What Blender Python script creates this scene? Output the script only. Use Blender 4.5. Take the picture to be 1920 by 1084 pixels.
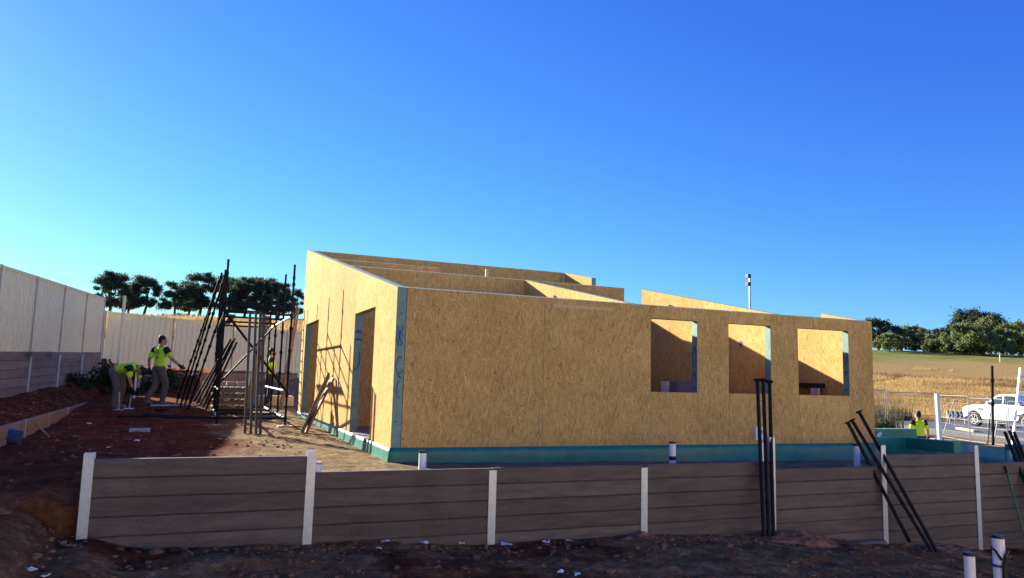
import bpy, bmesh, math, random
from mathutils import Vector, Matrix, noise, Quaternion
random.seed(7)
for o in list(bpy.data.objects): bpy.data.objects.remove(o)
S = bpy.context.scene
COL = S.collection
V = Vector
rad = math.radians

# ------------------------------------------------------------------ camera
CAM = V((-2.7078, -11.0075, 1.0528)); YAW, PITCH, ROLL, FPX = .394718, .12085, .026614, 1395.395
cy, sy, cp, sp = math.cos(YAW), math.sin(YAW), math.cos(PITCH), math.sin(PITCH)
FW = V((sy*cp, cy*cp, sp)); RT = V((cy, -sy, 0)); UPV = RT.cross(FW)
RR = RT*math.cos(ROLL) + UPV*math.sin(ROLL); UU = UPV*math.cos(ROLL) - RT*math.sin(ROLL)
cam = bpy.data.cameras.new('camera'); cam.sensor_width = 36; cam.lens = FPX/1920*36; cam.clip_end = 8000; cam.clip_start = .05
camo = bpy.data.objects.new('camera', cam); COL.objects.link(camo)
M3 = Matrix((RR, UU, -FW)).transposed()
camo.matrix_world = Matrix.Translation(CAM) @ M3.to_4x4()
S.camera = camo
def ray(x, y): return FW + RR*((x-960)/FPX) - UU*((y-542)/FPX)
def at_z(x, y, z): d = ray(x, y); return CAM + d*((z-CAM.z)/d.z)
def at_y(x, y, v): d = ray(x, y); return CAM + d*((v-CAM.y)/d.y)
def at_x(x, y, v): d = ray(x, y); return CAM + d*((v-CAM.x)/d.x)
def at_d(x, y, d): return CAM + ray(x, y)*d

# ------------------------------------------------------------------ world, sun, exposure
SUNV = V((-.48, 1.0, .405)).normalized()          # towards the sun
EL = math.asin(SUNV.z)
w = bpy.data.worlds.new('World'); S.world = w; w.use_nodes = True
nt = w.node_tree; nt.nodes.clear()
sky = nt.nodes.new('ShaderNodeTexSky'); sky.sky_type = 'NISHITA'; sky.sun_disc = False
sky.sun_elevation = EL; sky.sun_rotation = math.atan2(SUNV.x, SUNV.y)
sky.altitude = 600; sky.air_density = 1.0; sky.dust_density = .15; sky.ozone_density = 3.0
# the camera's vivid colour rendering of a clear sky: one smooth curve per channel, the same in every direction
sep = nt.nodes.new('ShaderNodeSeparateColor'); com = nt.nodes.new('ShaderNodeCombineColor'); nt.links.new(sky.outputs[0], sep.inputs[0])
for i, (k, p) in enumerate(((3.4, 1.34), (4.75, 1.15), (4.85, .5))):
    a = nt.nodes.new('ShaderNodeMath'); a.operation = 'MULTIPLY'; a.inputs[1].default_value = .1
    b = nt.nodes.new('ShaderNodeMath'); b.operation = 'POWER'; b.inputs[1].default_value = p
    c = nt.nodes.new('ShaderNodeMath'); c.operation = 'MULTIPLY'; c.inputs[1].default_value = k
    nt.links.new(sep.outputs[i], a.inputs[0]); nt.links.new(a.outputs[0], b.inputs[0]); nt.links.new(b.outputs[0], c.inputs[0])
    d = nt.nodes.new('ShaderNodeMath'); d.operation = 'MINIMUM'; d.inputs[1].default_value = 4.2; nt.links.new(c.outputs[0], d.inputs[0]); nt.links.new(d.outputs[0], com.inputs[i])
bg = nt.nodes.new('ShaderNodeBackground'); bg.inputs[1].default_value = .1
wo = nt.nodes.new('ShaderNodeOutputWorld')
nt.links.new(com.outputs[0], bg.inputs[0]); nt.links.new(bg.outputs[0], wo.inputs[0])
sl = bpy.data.lights.new('sun', 'SUN'); sl.energy = 5.0; sl.angle = rad(.55); sl.color = (1, .92, .78)
so = bpy.data.objects.new('sun', sl); COL.objects.link(so); so.location = (-20, 20, 30)
so.rotation_euler = SUNV.to_track_quat('Z', 'Y').to_euler()
S.view_settings.view_transform = 'Standard'; S.view_settings.look = 'None'
S.view_settings.exposure = 1.62; S.view_settings.gamma = 1; S.view_settings.use_curve_mapping = False
S.render.engine = 'CYCLES'; S.cycles.max_bounces = 8

# ------------------------------------------------------------------ materials
MATS = {}
def newmat(name):
    m = bpy.data.materials.new(name); m.use_nodes = True
    n = m.node_tree; b = n.nodes['Principled BSDF']; MATS[name] = m
    return m, n, b
def plain(name, col, rough=.6, metal=0, var=.12, scale=6, bump=0, bscale=40, col2=None, spec=.4, piece=0, stretch=None):
    """colour with soft noise variation and optional fine relief"""
    m, n, b = newmat(name)
    tc = n.nodes.new('ShaderNodeTexCoord'); nz = n.nodes.new('ShaderNodeTexNoise')
    nz.inputs['Scale'].default_value = scale; nz.inputs['Detail'].default_value = 6; nz.inputs['Roughness'].default_value = .65
    n.links.new(tc.outputs['Object'], nz.inputs['Vector'])
    cr = n.nodes.new('ShaderNodeValToRGB'); cr.color_ramp.elements[0].position = .3; cr.color_ramp.elements[1].position = .7
    a = [max(0, c*(1-var)) for c in col]; z = [min(1, c*(1+var)) for c in (col2 or col)]
    cr.color_ramp.elements[0].color = (*a, 1); cr.color_ramp.elements[1].color = (*z, 1)
    n.links.new(nz.outputs['Fac'], cr.inputs['Fac']); n.links.new(cr.outputs['Color'], b.inputs['Base Color'])
    if stretch:
        mp = n.nodes.new('ShaderNodeMapping'); mp.inputs['Scale'].default_value = stretch; oi = n.nodes.new('ShaderNodeObjectInfo')
        ad = n.nodes.new('ShaderNodeVectorMath'); ad.operation = 'ADD'; n.links.new(tc.outputs['Object'], mp.inputs[0]); n.links.new(mp.outputs[0], ad.inputs[0]); n.links.new(oi.outputs['Location'], ad.inputs[1]); n.links.new(ad.outputs[0], nz.inputs['Vector'])
    if piece:
        oi = n.nodes.new('ShaderNodeObjectInfo'); mr = n.nodes.new('ShaderNodeMapRange'); mr.inputs[3].default_value = 1-piece; mr.inputs[4].default_value = 1+piece
        n.links.new(oi.outputs['Random'], mr.inputs[0]); hv = n.nodes.new('ShaderNodeHueSaturation'); n.links.new(mr.outputs[0], hv.inputs['Value']); n.links.new(cr.outputs['Color'], hv.inputs['Color']); n.links.new(hv.outputs[0], b.inputs['Base Color'])
    b.inputs['Roughness'].default_value = rough; b.inputs['Metallic'].default_value = metal
    b.inputs['Specular IOR Level'].default_value = spec
    if bump:
        n2 = n.nodes.new('ShaderNodeTexNoise'); n2.inputs['Scale'].default_value = bscale; n2.inputs['Detail'].default_value = 5
        n.links.new(tc.outputs['Object'], n2.inputs['Vector'])
        bp = n.nodes.new('ShaderNodeBump'); bp.inputs['Strength'].default_value = bump; bp.inputs['Distance'].default_value = .02
        n.links.new(n2.outputs['Fac'], bp.inputs['Height']); n.links.new(bp.outputs['Normal'], b.inputs['Normal'])
    return m
def math_node(n, op, a, b=None):
    q = n.nodes.new('ShaderNodeMath'); q.operation = op
    for i, s in enumerate((a, b)):
        if s is None: continue
        if isinstance(s, (int, float)): q.inputs[i].default_value = s
        else: n.links.new(s, q.inputs[i])
    return q.outputs[0]
def osb(name, axis):
    m, n, b = newmat(name)
    tc = n.nodes.new('ShaderNodeTexCoord'); sx = n.nodes.new('ShaderNodeSeparateXYZ'); cx = n.nodes.new('ShaderNodeCombineXYZ')
    n.links.new(tc.outputs['Object'], sx.inputs[0])
    n.links.new(sx.outputs[axis], cx.inputs[0]); n.links.new(sx.outputs[2], cx.inputs[1])
    warp = n.nodes.new('ShaderNodeTexNoise'); warp.inputs['Scale'].default_value = 5; warp.inputs['Detail'].default_value = 3
    n.links.new(cx.outputs[0], warp.inputs['Vector'])
    wadd = n.nodes.new('ShaderNodeVectorMath'); wadd.operation = 'MULTIPLY_ADD'
    n.links.new(warp.outputs['Color'], wadd.inputs[0]); wadd.inputs[1].default_value = (.03, .03, 0); n.links.new(cx.outputs[0], wadd.inputs[2])
    val = None
    for k, (ang, ln, wd) in enumerate(((90, .095, .013), (62, .085, .012), (118, .085, .012), (86, .10, .011), (22, .075, .012), (102, .10, .012), (160, .07, .011), (74, .12, .016))):
        vr = n.nodes.new('ShaderNodeVectorRotate'); vr.rotation_type = 'Z_AXIS'; vr.inputs['Angle'].default_value = rad(-ang)
        n.links.new(wadd.outputs[0], vr.inputs['Vector'])
        sc = n.nodes.new('ShaderNodeVectorMath'); sc.operation = 'MULTIPLY_ADD'; sc.inputs[1].default_value = (1/ln, 1/wd, 1); sc.inputs[2].default_value = (k*17.3, k*9.1, 0)
        n.links.new(vr.outputs[0], sc.inputs[0])
        vo = n.nodes.new('ShaderNodeTexVoronoi'); vo.voronoi_dimensions = '2D'; vo.inputs['Scale'].default_value = 1
        n.links.new(sc.outputs[0], vo.inputs['Vector'])
        sp2 = n.nodes.new('ShaderNodeSeparateColor'); n.links.new(vo.outputs['Color'], sp2.inputs[0])
        if val is None: val = sp2.outputs[0]
        else:
            msk = math_node(n, 'GREATER_THAN', sp2.outputs[1], (.5, .5, .5, .55, .8, .5, .86, .8)[k])
            mx = n.nodes.new('ShaderNodeMix'); n.links.new(msk, mx.inputs[0]); n.links.new(val, mx.inputs[2]); n.links.new(sp2.outputs[0], mx.inputs[3]); val = mx.outputs[0]
    cr = n.nodes.new('ShaderNodeValToRGB'); e = cr.color_ramp.elements
    e[0].position = 0; e[0].color = (.36, .18, .058, 1); e[1].position = 1; e[1].color = (.74, .49, .22, 1)
    for p, c in ((.10, (.485, .285, .092)), (.45, (.560, .350, .114)), (.88, (.640, .430, .158))):
        q = cr.color_ramp.elements.new(p); q.color = (*c, 1)
    n.links.new(val, cr.inputs[0])
    big = n.nodes.new('ShaderNodeTexNoise'); big.inputs['Scale'].default_value = 1.6; big.inputs['Detail'].default_value = 4
    n.links.new(cx.outputs[0], big.inputs['Vector'])
    oi = n.nodes.new('ShaderNodeObjectInfo')
    v1 = math_node(n, 'MULTIPLY_ADD', big.outputs['Fac'], .35); n.nodes[-1].inputs[2].default_value = .76
    v2 = math_node(n, 'MULTIPLY_ADD', oi.outputs['Random'], .20); n.nodes[-1].inputs[2].default_value = .0
    v3 = math_node(n, 'ADD', v1, v2)
    h = n.nodes.new('ShaderNodeHueSaturation'); n.links.new(cr.outputs[0], h.inputs['Color']); n.links.new(v3, h.inputs['Value'])
    # sparse dark knots and bark specks
    vk = n.nodes.new('ShaderNodeTexVoronoi'); vk.voronoi_dimensions = '2D'; vk.inputs['Scale'].default_value = 4.2; n.links.new(wadd.outputs[0], vk.inputs['Vector'])
    sk = n.nodes.new('ShaderNodeSeparateColor'); n.links.new(vk.outputs['Color'], sk.inputs[0])
    near = math_node(n, 'LESS_THAN', vk.outputs['Distance'], .07); rare = math_node(n, 'GREATER_THAN', sk.outputs[2], .93)
    km = math_node(n, 'MULTIPLY', near, rare); km = math_node(n, 'MULTIPLY', km, .6)
    mk = n.nodes.new('ShaderNodeMix'); mk.data_type = 'RGBA'; n.links.new(km, mk.inputs[0]); n.links.new(h.outputs[0], mk.inputs[6]); mk.inputs[7].default_value = (.12, .06, .03, 1)
    n.links.new(mk.outputs[2], b.inputs['Base Color'])
    b.inputs['Roughness'].default_value = .9; b.inputs['Specular IOR Level'].default_value = .04
    bp = n.nodes.new('ShaderNodeBump'); bp.inputs['Strength'].default_value = .2; bp.inputs['Distance'].default_value = .003
    n.links.new(val, bp.inputs['Height']); n.links.new(bp.outputs[0], b.inputs['Normal'])
    return m
OSBY = osb('osb_front', 0); OSBX = osb('osb_side', 1)
GREEN = plain('green_treated_timber', (.17, .30, .25), .7, var=.2, scale=9, bump=.1)
MEMB = plain('green_membrane', (.012, .19, .135), .38, var=.25, scale=4, spec=.5)
SLEEP = plain('charcoal_sleeper', (.134, .104, .080), .8, var=.30, scale=4.5, bump=.6, bscale=30, piece=.16, stretch=(.5, 1, 3))
SLEEPG = plain('grey_sleeper', (.27, .195, .145), .85, var=.3, scale=3, bump=.4, bscale=30, piece=.14, stretch=(.6, 1, 2))
SLEEPT = plain('tan_sleeper', (.32, .19, .115), .85, var=.2, scale=3, bump=.4, bscale=30)
GALV = plain('galvanised_steel', (.50, .56, .65), .42, metal=.55, var=.1, scale=14)
GALVD = plain('green_grey_steel', (.035, .045, .042), .5, metal=0, var=.2, scale=10)
BLACK = plain('black_scaffold_steel', (.018, .016, .016), .6, metal=0, spec=.1, var=.3, scale=10)
TIMB = plain('grey_brown_timber', (.24, .165, .10), .75, var=.25, scale=14, bump=.15)
PINE = plain('pale_pine', (.62, .47, .26), .7, var=.12, scale=12)
CONC = plain('concrete', (.42, .39, .36), .85, var=.12, scale=5, bump=.2)
CREAM = plain('cream_steel_fence', (.90, .80, .49), .45, var=.05, scale=2)
CREAMD = plain('cream_steel_post', (.40, .36, .28), .5, var=.05, scale=2)
FSTEEL = plain('fence_steel', (.34, .35, .36), .5, metal=.3)
PVC = plain('white_pvc', (.80, .81, .84), .35, var=.04)
BLKP = plain('black_plastic', (.015, .015, .016), .4)
BLUE = plain('blue_marker', (.03, .075, .30), .7)
WHITE = plain('white_card', (.8, .79, .78), .6, var=.05)
HIVIS = plain('hi_vis_yellow', (.62, .98, .02), .7, var=.06, scale=12)
NAVY = plain('black_cloth', (.012, .013, .02), .8)
KHAKI = plain('khaki_trousers', (.14, .115, .09), .85, var=.2, scale=10, bump=.3, bscale=25)
DKPANT = plain('dark_trousers', (.03, .03, .035), .85, var=.2)
SKINM = plain('skin', (.42, .23, .15), .55, var=.06)
HAIRM = plain('dark_hair', (.012, .009, .008), .6)
BOOT = plain('tan_boots', (.24, .18, .12), .8)
WHPAINT = plain('white_car_paint', (.82, .83, .84), .22, var=.02, spec=.6)
GLASS = plain('dark_car_glass', (.02, .03, .04), .06, spec=.9)
RUBB = plain('tyre_rubber', (.012, .012, .012), .75)
ALUM = plain('aluminium', (.72, .72, .72), .35, metal=.6)
BARK = plain('bark', (.10, .08, .06), .9, var=.3, scale=3)
ROADM = plain('asphalt', (.10, .10, .105), .85, var=.2, scale=1.5)
PINK = plain('pale_pink_board', (.62, .50, .50), .7)
GREYB = plain('blue_grey_board', (.17, .19, .23), .7)
FLOOR = plain('floor_sheet', (.28, .22, .20), .6, var=.15)
CLOD = plain('dirt_clods', (.15, .060, .024), .95, var=.4, scale=1.2, col2=(.25, .13, .06))
BRICKM = plain('red_brick', (.17, .075, .055), .85)

def leafmat(name, c1, c2, patch=None):
    m, n, b = newmat(name)
    g = n.nodes.new('ShaderNodeNewGeometry'); cr = n.nodes.new('ShaderNodeValToRGB')
    cr.color_ramp.elements[0].color = (*c1, 1); cr.color_ramp.elements[1].color = (*c2, 1)
    n.links.new(g.outputs['Random Per Island'], cr.inputs[0]); n.links.new(cr.outputs[0], b.inputs['Base Color'])
    if patch:
        nz = n.nodes.new('ShaderNodeTexNoise'); nz.inputs['Scale'].default_value = .11; nz.inputs['Detail'].default_value = 5; n.links.new(g.outputs['Position'], nz.inputs['Vector'])
        rm = n.nodes.new('ShaderNodeMapRange'); rm.inputs[1].default_value = .42; rm.inputs[2].default_value = .66; n.links.new(nz.outputs['Fac'], rm.inputs[0])
        mm = n.nodes.new('ShaderNodeMix'); mm.data_type = 'RGBA'; n.links.new(rm.outputs[0], mm.inputs[0]); n.links.new(cr.outputs[0], mm.inputs[6]); mm.inputs[7].default_value = (*patch, 1)
        n.links.new(mm.outputs[2], b.inputs['Base Color']); cr = mm; cout = mm.outputs[2]
    else: cout = cr.outputs[0]
    b.inputs['Roughness'].default_value = .7; b.inputs['Specular IOR Level'].default_value = .2
    tr = n.nodes.new('ShaderNodeBsdfTranslucent'); n.links.new(cout, tr.inputs[0])
    mx = n.nodes.new('ShaderNodeMixShader'); mx.inputs[0].default_value = .4
    n.links.new(b.outputs[0], mx.inputs[1]); n.links.new(tr.outputs[0], mx.inputs[2])
    n.links.new(mx.outputs[0], n.nodes['Material Output'].inputs[0]); return m
LEAFD = leafmat('dark_pine_leaves', (.04, .06, .042), (.11, .14, .075))
LEAFG = leafmat('olive_gum_leaves', (.09, .12, .04), (.29, .32, .12))
LEAFY = leafmat('yellow_leaves', (.35, .22, .03), (.5, .36, .06))
LEAFW = leafmat('weed_leaves', (.03, .05, .02), (.07, .09, .035))
STRAW = leafmat('straw_grass', (.40, .25, .08), (.68, .49, .20), patch=(.24, .14, .07))
WEED = leafmat('brown_weeds', (.10, .065, .035), (.26, .19, .085))

def ground_mat():
    m, n, b = newmat('ground_soil')
    tc = n.nodes.new('ShaderNodeTexCoord'); sx = n.nodes.new('ShaderNodeSeparateXYZ'); n.links.new(tc.outputs['Object'], sx.inputs[0])
    def nz(s, d=6, r=.6):
        q = n.nodes.new('ShaderNodeTexNoise'); q.inputs['Scale'].default_value = s; q.inputs['Detail'].default_value = d; q.inputs['Roughness'].default_value = r
        n.links.new(tc.outputs['Object'], q.inputs['Vector']); return q.outputs['Fac']
    def ramp(f, stops):
        c = n.nodes.new('ShaderNodeValToRGB'); e = c.color_ramp.elements
        e[0].position, e[0].color = stops[0][0], (*stops[0][1], 1); e[1].position, e[1].color = stops[-1][0], (*stops[-1][1], 1)
        for p, q in stops[1:-1]: x = e.new(p); x.color = (*q, 1)
        n.links.new(f, c.inputs[0]); return c.outputs[0]
    def sstep(v, a, bb):
        q = n.nodes.new('ShaderNodeMapRange'); q.interpolation_type = 'SMOOTHSTEP'; q.inputs[1].default_value = a; q.inputs[2].default_value = bb
        n.links.new(v, q.inputs[0]); return q.outputs[0]
    def mix(f, a, c):
        q = n.nodes.new('ShaderNodeMix'); q.data_type = 'RGBA'; n.links.new(f, q.inputs[0]); n.links.new(a, q.inputs[6]); n.links.new(c, q.inputs[7]); return q.outputs[2]
    big, mid, fine = nz(.55, 5), nz(2.6, 8, .7), nz(14, 6, .7)
    red = ramp(mid, ((.3, (.085, .022, .009)), (.5, (.175, .050, .019)), (.72, (.28, .10, .042))))
    grey = ramp(mid, ((.3, (.15, .060, .022)), (.52, (.39, .175, .062)), (.75, (.66, .39, .18))))
    tan = ramp(mid, ((.28, (.16, .105, .052)), (.5, (.31, .22, .115)), (.75, (.45, .34, .20))))
    wob = math_node(n, 'MULTIPLY', math_node(n, 'SUBTRACT', big, .5), 3.2)
    xw = math_node(n, 'ADD', sx.outputs[0], wob); yw = math_node(n, 'ADD', sx.outputs[1], wob)
    low = mix(sstep(big, .34, .48), red, grey)                     # lower yard: patches of red fill in grey spoil
    up = mix(sstep(xw, -2.5, -1.5), red, tan)                       # by the house: pale gravelly clay; red-tan split partly paints the shade edge
    lf = sstep(math_node(n, 'MULTIPLY', sx.outputs[0], -1), 3.68, 3.72)
    ym = math_node(n, 'ADD', math_node(n, 'MULTIPLY', lf, sstep(yw, -4.0, -.5)), math_node(n, 'MULTIPLY', math_node(n, 'SUBTRACT', 1.0, lf), sstep(sx.outputs[1], -2.1, -1.9)))
    c = mix(ym, low, up)
    # broad noise drives the green grass tones
    mix_noise = nz(.12, 6, .7)
    gr = ramp(fine, ((.3, (.20, .12, .045)), (.5, (.36, .235, .085)), (.7, (.48, .34, .14))))
    gn = ramp(mix_noise, ((.3, (.11, .125, .03)), (.5, (.20, .20, .055)), (.7, (.34, .27, .09))))
    zw = math_node(n, 'ADD', sx.outputs[2], math_node(n, 'MULTIPLY', math_node(n, 'SUBTRACT', nz(.02, 4), .5), 6))
    rightside = sstep(sx.outputs[0], 10, 30)
    far = mix(math_node(n, 'MULTIPLY', sstep(zw, 5.6, 7.2), rightside), gr, gn)
    fm1 = math_node(n, 'MAXIMUM', sstep(sx.outputs[1], 24, 27), sstep(math_node(n, 'MULTIPLY', yw, -1), 11, 13)); fm2 = sstep(xw, 30, 34)  # straw tone behind the camera is added as unseen warm bounce
    c = mix(math_node(n, 'MAXIMUM', fm1, fm2), c, far)
    fg = ramp(fine, ((.28, (.45, .45, .45)), (.5, (1, 1, 1)), (.72, (1.5, 1.5, 1.5))))
    mul = n.nodes.new('ShaderNodeMix'); mul.data_type = 'RGBA'; mul.blend_type = 'MULTIPLY'; mul.inputs[0].default_value = 1
    n.links.new(c, mul.inputs[6]); n.links.new(fg, mul.inputs[7]); n.links.new(mul.outputs[2], b.inputs['Base Color'])
    b.inputs['Roughness'].default_value = .97; b.inputs['Specular IOR Level'].default_value = .03
    hsum = math_node(n, 'ADD', mid, math_node(n, 'MULTIPLY', nz(30, 6, .75), .6))
    bp = n.nodes.new('ShaderNodeBump'); bp.inputs['Strength'].default_value = 1.0; bp.inputs['Distance'].default_value = .09
    n.links.new(hsum, bp.inputs['Height']); n.links.new(bp.outputs[0], b.inputs['Normal'])
    return m
SOIL = ground_mat()

# ------------------------------------------------------------------ mesh helpers
class MB:
    def __init__(s): s.v = []; s.f = []; s.m = []
    def poly(s, pts, faces, mi=0):
        k = len(s.v); s.v += [tuple(p) for p in pts]
        for f in faces: s.f.append([k+i for i in f]); s.m.append(mi)
    def box(s, a, b, mi=0):
        x0, y0, z0 = a; x1, y1, z1 = b
        s.poly([(x0,y0,z0),(x1,y0,z0),(x1,y1,z0),(x0,y1,z0),(x0,y0,z1),(x1,y0,z1),(x1,y1,z1),(x0,y1,z1)],
               [(3,2,1,0),(4,5,6,7),(0,1,5,4),(1,2,6,5),(2,3,7,6),(3,0,4,7)], mi)
    def bar(s, p, q, w, h, up=V((0,0,1)), mi=0):
        p, q = V(p), V(q); d = (q-p).normalized()
        a = d.cross(V(up))
        a = a.normalized() if a.length > 1e-4 else d.orthogonal().normalized()
        b = a.cross(d).normalized()
        pts = [e + a*(i*w/2) + b*(j*h/2) for e in (p, q) for i, j in ((-1,-1),(1,-1),(1,1),(-1,1))]
        s.poly(pts, [(0,1,2,3),(7,6,5,4),(0,4,5,1),(1,5,6,2),(2,6,7,3),(3,7,4,0)], mi)
    def tube(s, p, q, r, r2=None, n=8, mi=0, cap=True):
        p, q = V(p), V(q); r2 = r if r2 is None else r2
        d = (q-p).normalized(); a = d.orthogonal().normalized(); b = d.cross(a)
        pts = []
        for e, rr in ((p, r), (q, r2)):
            for i in range(n):
                t = 2*math.pi*i/n; pts.append(e + (a*math.cos(t) + b*math.sin(t))*rr)
        fs = [(i, (i+1) % n, n+(i+1) % n, n+i) for i in range(n)]
        if cap: fs += [tuple(range(n-1, -1, -1)), tuple(range(n, 2*n))]
        s.poly(pts, fs, mi)
    def path(s, pts, radii, n=6, mi=0):
        for i in range(len(pts)-1): s.tube(pts[i], pts[i+1], radii[i], radii[i+1], n, mi)
    def prism_x(s, yz, x0, x1, mi_side=0, mi_edge=1):
        n = len(yz); k = [(x0, y, z) for y, z in yz] + [(x1, y, z) for y, z in yz]
        s.poly(k, [tuple(range(n-1, -1, -1)), tuple(range(n, 2*n))], mi_side)
        s.poly(k, [(i, (i+1) % n, n+(i+1) % n, n+i) for i in range(n)], mi_edge)
    def mesh(s, name, mats, smooth=False):
        me = bpy.data.meshes.new(name); me.from_pydata(s.v, [], s.f)
        for m in (mats if isinstance(mats, (list, tuple)) else [mats]): me.materials.append(m)
        me.polygons.foreach_set('material_index', s.m)
        if smooth: me.polygons.foreach_set('use_smooth', [True]*len(me.polygons))
        me.validate(); me.update()
        bm = bmesh.new(); bm.from_mesh(me); bmesh.ops.recalc_face_normals(bm, faces=bm.faces); bm.to_mesh(me); bm.free()
        return me
    def build(s, name, mats, parent=None, smooth=False):
        return link(name, s.mesh(name, mats, smooth), parent)
def link(name, me, parent=None):
    o = bpy.data.objects.new(name, me); COL.objects.link(o)
    if parent: o.parent = parent
    return o
def tag(o, label, cat=None, group=None, kind=None):
    o['label'] = label
    if cat: o['category'] = cat
    if group: o['group'] = group
    if kind: o['kind'] = kind
    return o
def thing(name, label, cat, loc=(0,0,0), group=None, rz=0):
    o = bpy.data.objects.new(name, None); COL.objects.link(o); o.empty_display_size = .2
    o.location = loc; o.rotation_euler = (0, 0, rz)
    return tag(o, label, cat, group)
def childof(o, parent):
    """parent a mesh given in world coordinates to an unrotated thing"""
    o.parent = parent; o.location = -V(parent.location); return o
def bevel(o, w=.004, seg=1):
    m = o.modifiers.new('bevel', 'BEVEL'); m.width = w; m.segments = seg; m.limit_method = 'ANGLE'; return o

# ------------------------------------------------------------------ terrain
def lerp(a, b, t): return a+(b-a)*t
def sm(a, b, x):
    t = max(0, min(1, (x-a)/(b-a))); return t*t*(3-2*t)
def itp(x, xs, ys):
    if x <= xs[0]: return ys[0]
    for i in range(1, len(xs)):
        if x <= xs[i]: return lerp(ys[i-1], ys[i], (x-xs[i-1])/(xs[i]-xs[i-1]))
    return ys[-1]
NF = V((sy, cy)); NL = V((cy, -sy))
YW = -2.05
def xf(y): return -6.57 + .094*(y-7.6)                       # side fence line
BF0, BF1 = V((-5.85, 18.9)), V((1.1, 22.2))                  # back fence line
BFD = (BF1-BF0).normalized(); BFN = V((-BFD.y, BFD.x))
def bfd(x, y): return (V((x, y))-BF0).dot(BFN)               # >0 behind the back fence
def far_h(x, y):
    p = V((x-CAM.x, y-CAM.y)); d = p.dot(NF); l = p.dot(NL)
    s = sm(-.28, .3, l/max(d, 1.0)) if d > 1 else (0 if l < 0 else 1)
    dl = min(d, 205); zl = 1.15 + .0895*max(0, dl-34) - .05*max(0, d-205)
    dr = min(d, 215); zr = -1.1 + .088*max(0, dr-58) - .05*max(0, d-215)
    return max(-20, lerp(zl, zr, s))
def low_h(x): return itp(x, (-20,-6,-5,-4.2,-3.7,-3.2,-1.4,.8,3,5.2,7.6,9.8,14,20), (-.3,-.36,-.45,-.57,-.68,-.80,-.86,-1.0,-1.0,-1.12,-1.38,-1.61,-1.7,-1.5))
def up_h(x, y):
    zl = itp(y, (-3,2,5,7,9,12,18,22), (-.12,-.15,-.11,-.05,.08,.18,.33,.36))
    zr = itp(y, (-3,2,7,11,14,18,22), (-.17,-.21,-.12,-.06,.1,.3,.34))
    zy = lerp(zl, zr, sm(-3.2, -1.2, x))
    zx = itp(x, (0,9.75,14,17,22), (-.215,-.335,-.36,-1.0,-1.1))
    z = lerp(zy, zx, sm(-.3, .6, x))
    if x < -5.33:
        t = (-5.33-x)/max(.3, (-5.33-xf(y))); z = .08 + (.27 + .045*max(0, y-7))*min(1.1, t)
    return z
def height(x, y):
    b = bfd(x, y)
    if x < xf(y)-.16: z = max(1.38, far_h(x, y)) if y > -10 else 1.38
    elif b > -1.05 and y > 15: z = far_h(x, y) if b > .2 else lerp(1.0, 1.15, max(0, (b+1.05)/1.2))
    elif x > 17: z = far_h(x, y)
    else:
        up = up_h(x, y); lo = low_h(x)
        if x >= -3.70: z = lo if y <= YW+.02 else up
        else:
            rmp = lerp(lo + .12*sm(-4.2, -6, x), up, sm(-5.2, .6, y))
            z = rmp if x < -4.5 else lerp(rmp, lo if y < YW+.02 else lerp(rmp, up, sm(YW, YW+1.2, y)), sm(-4.5, -3.7, x))
    return z
def gnoise(x, y):
    p = V((x, y, 0))
    return .035*noise.noise(p*.9) + .024*noise.noise(p*2.3) + .018*noise.noise(p*6.1) + .014*abs(noise.noise(p*11)) - .012*abs(noise.noise(p*4.1+V((7, 3, 0))))
RUT = [at_z(40, 1090, -.5), at_z(140, 940, -.4), at_z(215, 868, -.16)]
def rut(x, y):
    best = 9.0
    for a, b in zip(RUT[:-1], RUT[1:]):
        ax, ay, bx, by = a.x, a.y, b.x, b.y; l2 = (bx-ax)**2+(by-ay)**2
        u = max(0, min(1, ((x-ax)*(bx-ax)+(y-ay)*(by-ay))/l2)); best = min(best, math.hypot(x-ax-u*(bx-ax), y-ay-u*(by-ay)))
    return -.055*math.exp(-(best/.13)**2) + .03*math.exp(-((best-.3)/.12)**2)
def gz(x, y): return height(x, y) + gnoise(x, y)*.9
def axis(a, b, st, far0, far1, extra=()):
    r = []; v = a
    while v < b: r.append(v); v += st
    r.append(b); v = b; s = st
    while v < far1: s *= 1.28; v += s; r.append(v)
    v = a; s = st
    while v > far0: s *= 1.28; v -= s; r.append(v)
    r = [q for q in r if all(abs(q-e) > st*.45 for e in extra)] + list(extra)
    return sorted(r)
XS = axis(-9, 13, .085, -2600, 2600, (-5.37, -5.31, -3.70))
YS = axis(-8.4, 13, .075, -900, 3000, (YW+.015, YW+.075))
gv = []
for y in YS:
    for x in XS:
        nearf = 1 if (-12 < x < 20 and -14 < y < 26) else 0
        z = height(x, y)
        if nearf:
            g = gnoise(x, y)
            if y < -2.1: g *= 1.35
            if x < -2.5 and y < 1: g += rut(x, y)
            if y > YW and 0 < x < 10: g *= .35
            z += g
        else: z += .25*noise.noise(V((x*.06, y*.06, 0)))
        gv.append((x, y, z))
nx = len(XS)
gf = [(j*nx+i, j*nx+i+1, (j+1)*nx+i+1, (j+1)*nx+i) for j in range(len(YS)-1) for i in range(nx-1)]
me = bpy.data.meshes.new('ground'); me.from_pydata(gv, [], gf); me.materials.append(SOIL)
me.polygons.foreach_set('use_smooth', [True]*len(me.polygons)); me.update()
tag(link('ground', me), 'red and grey bare soil of the building site running out to dry paddocks', kind='structure')

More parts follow.
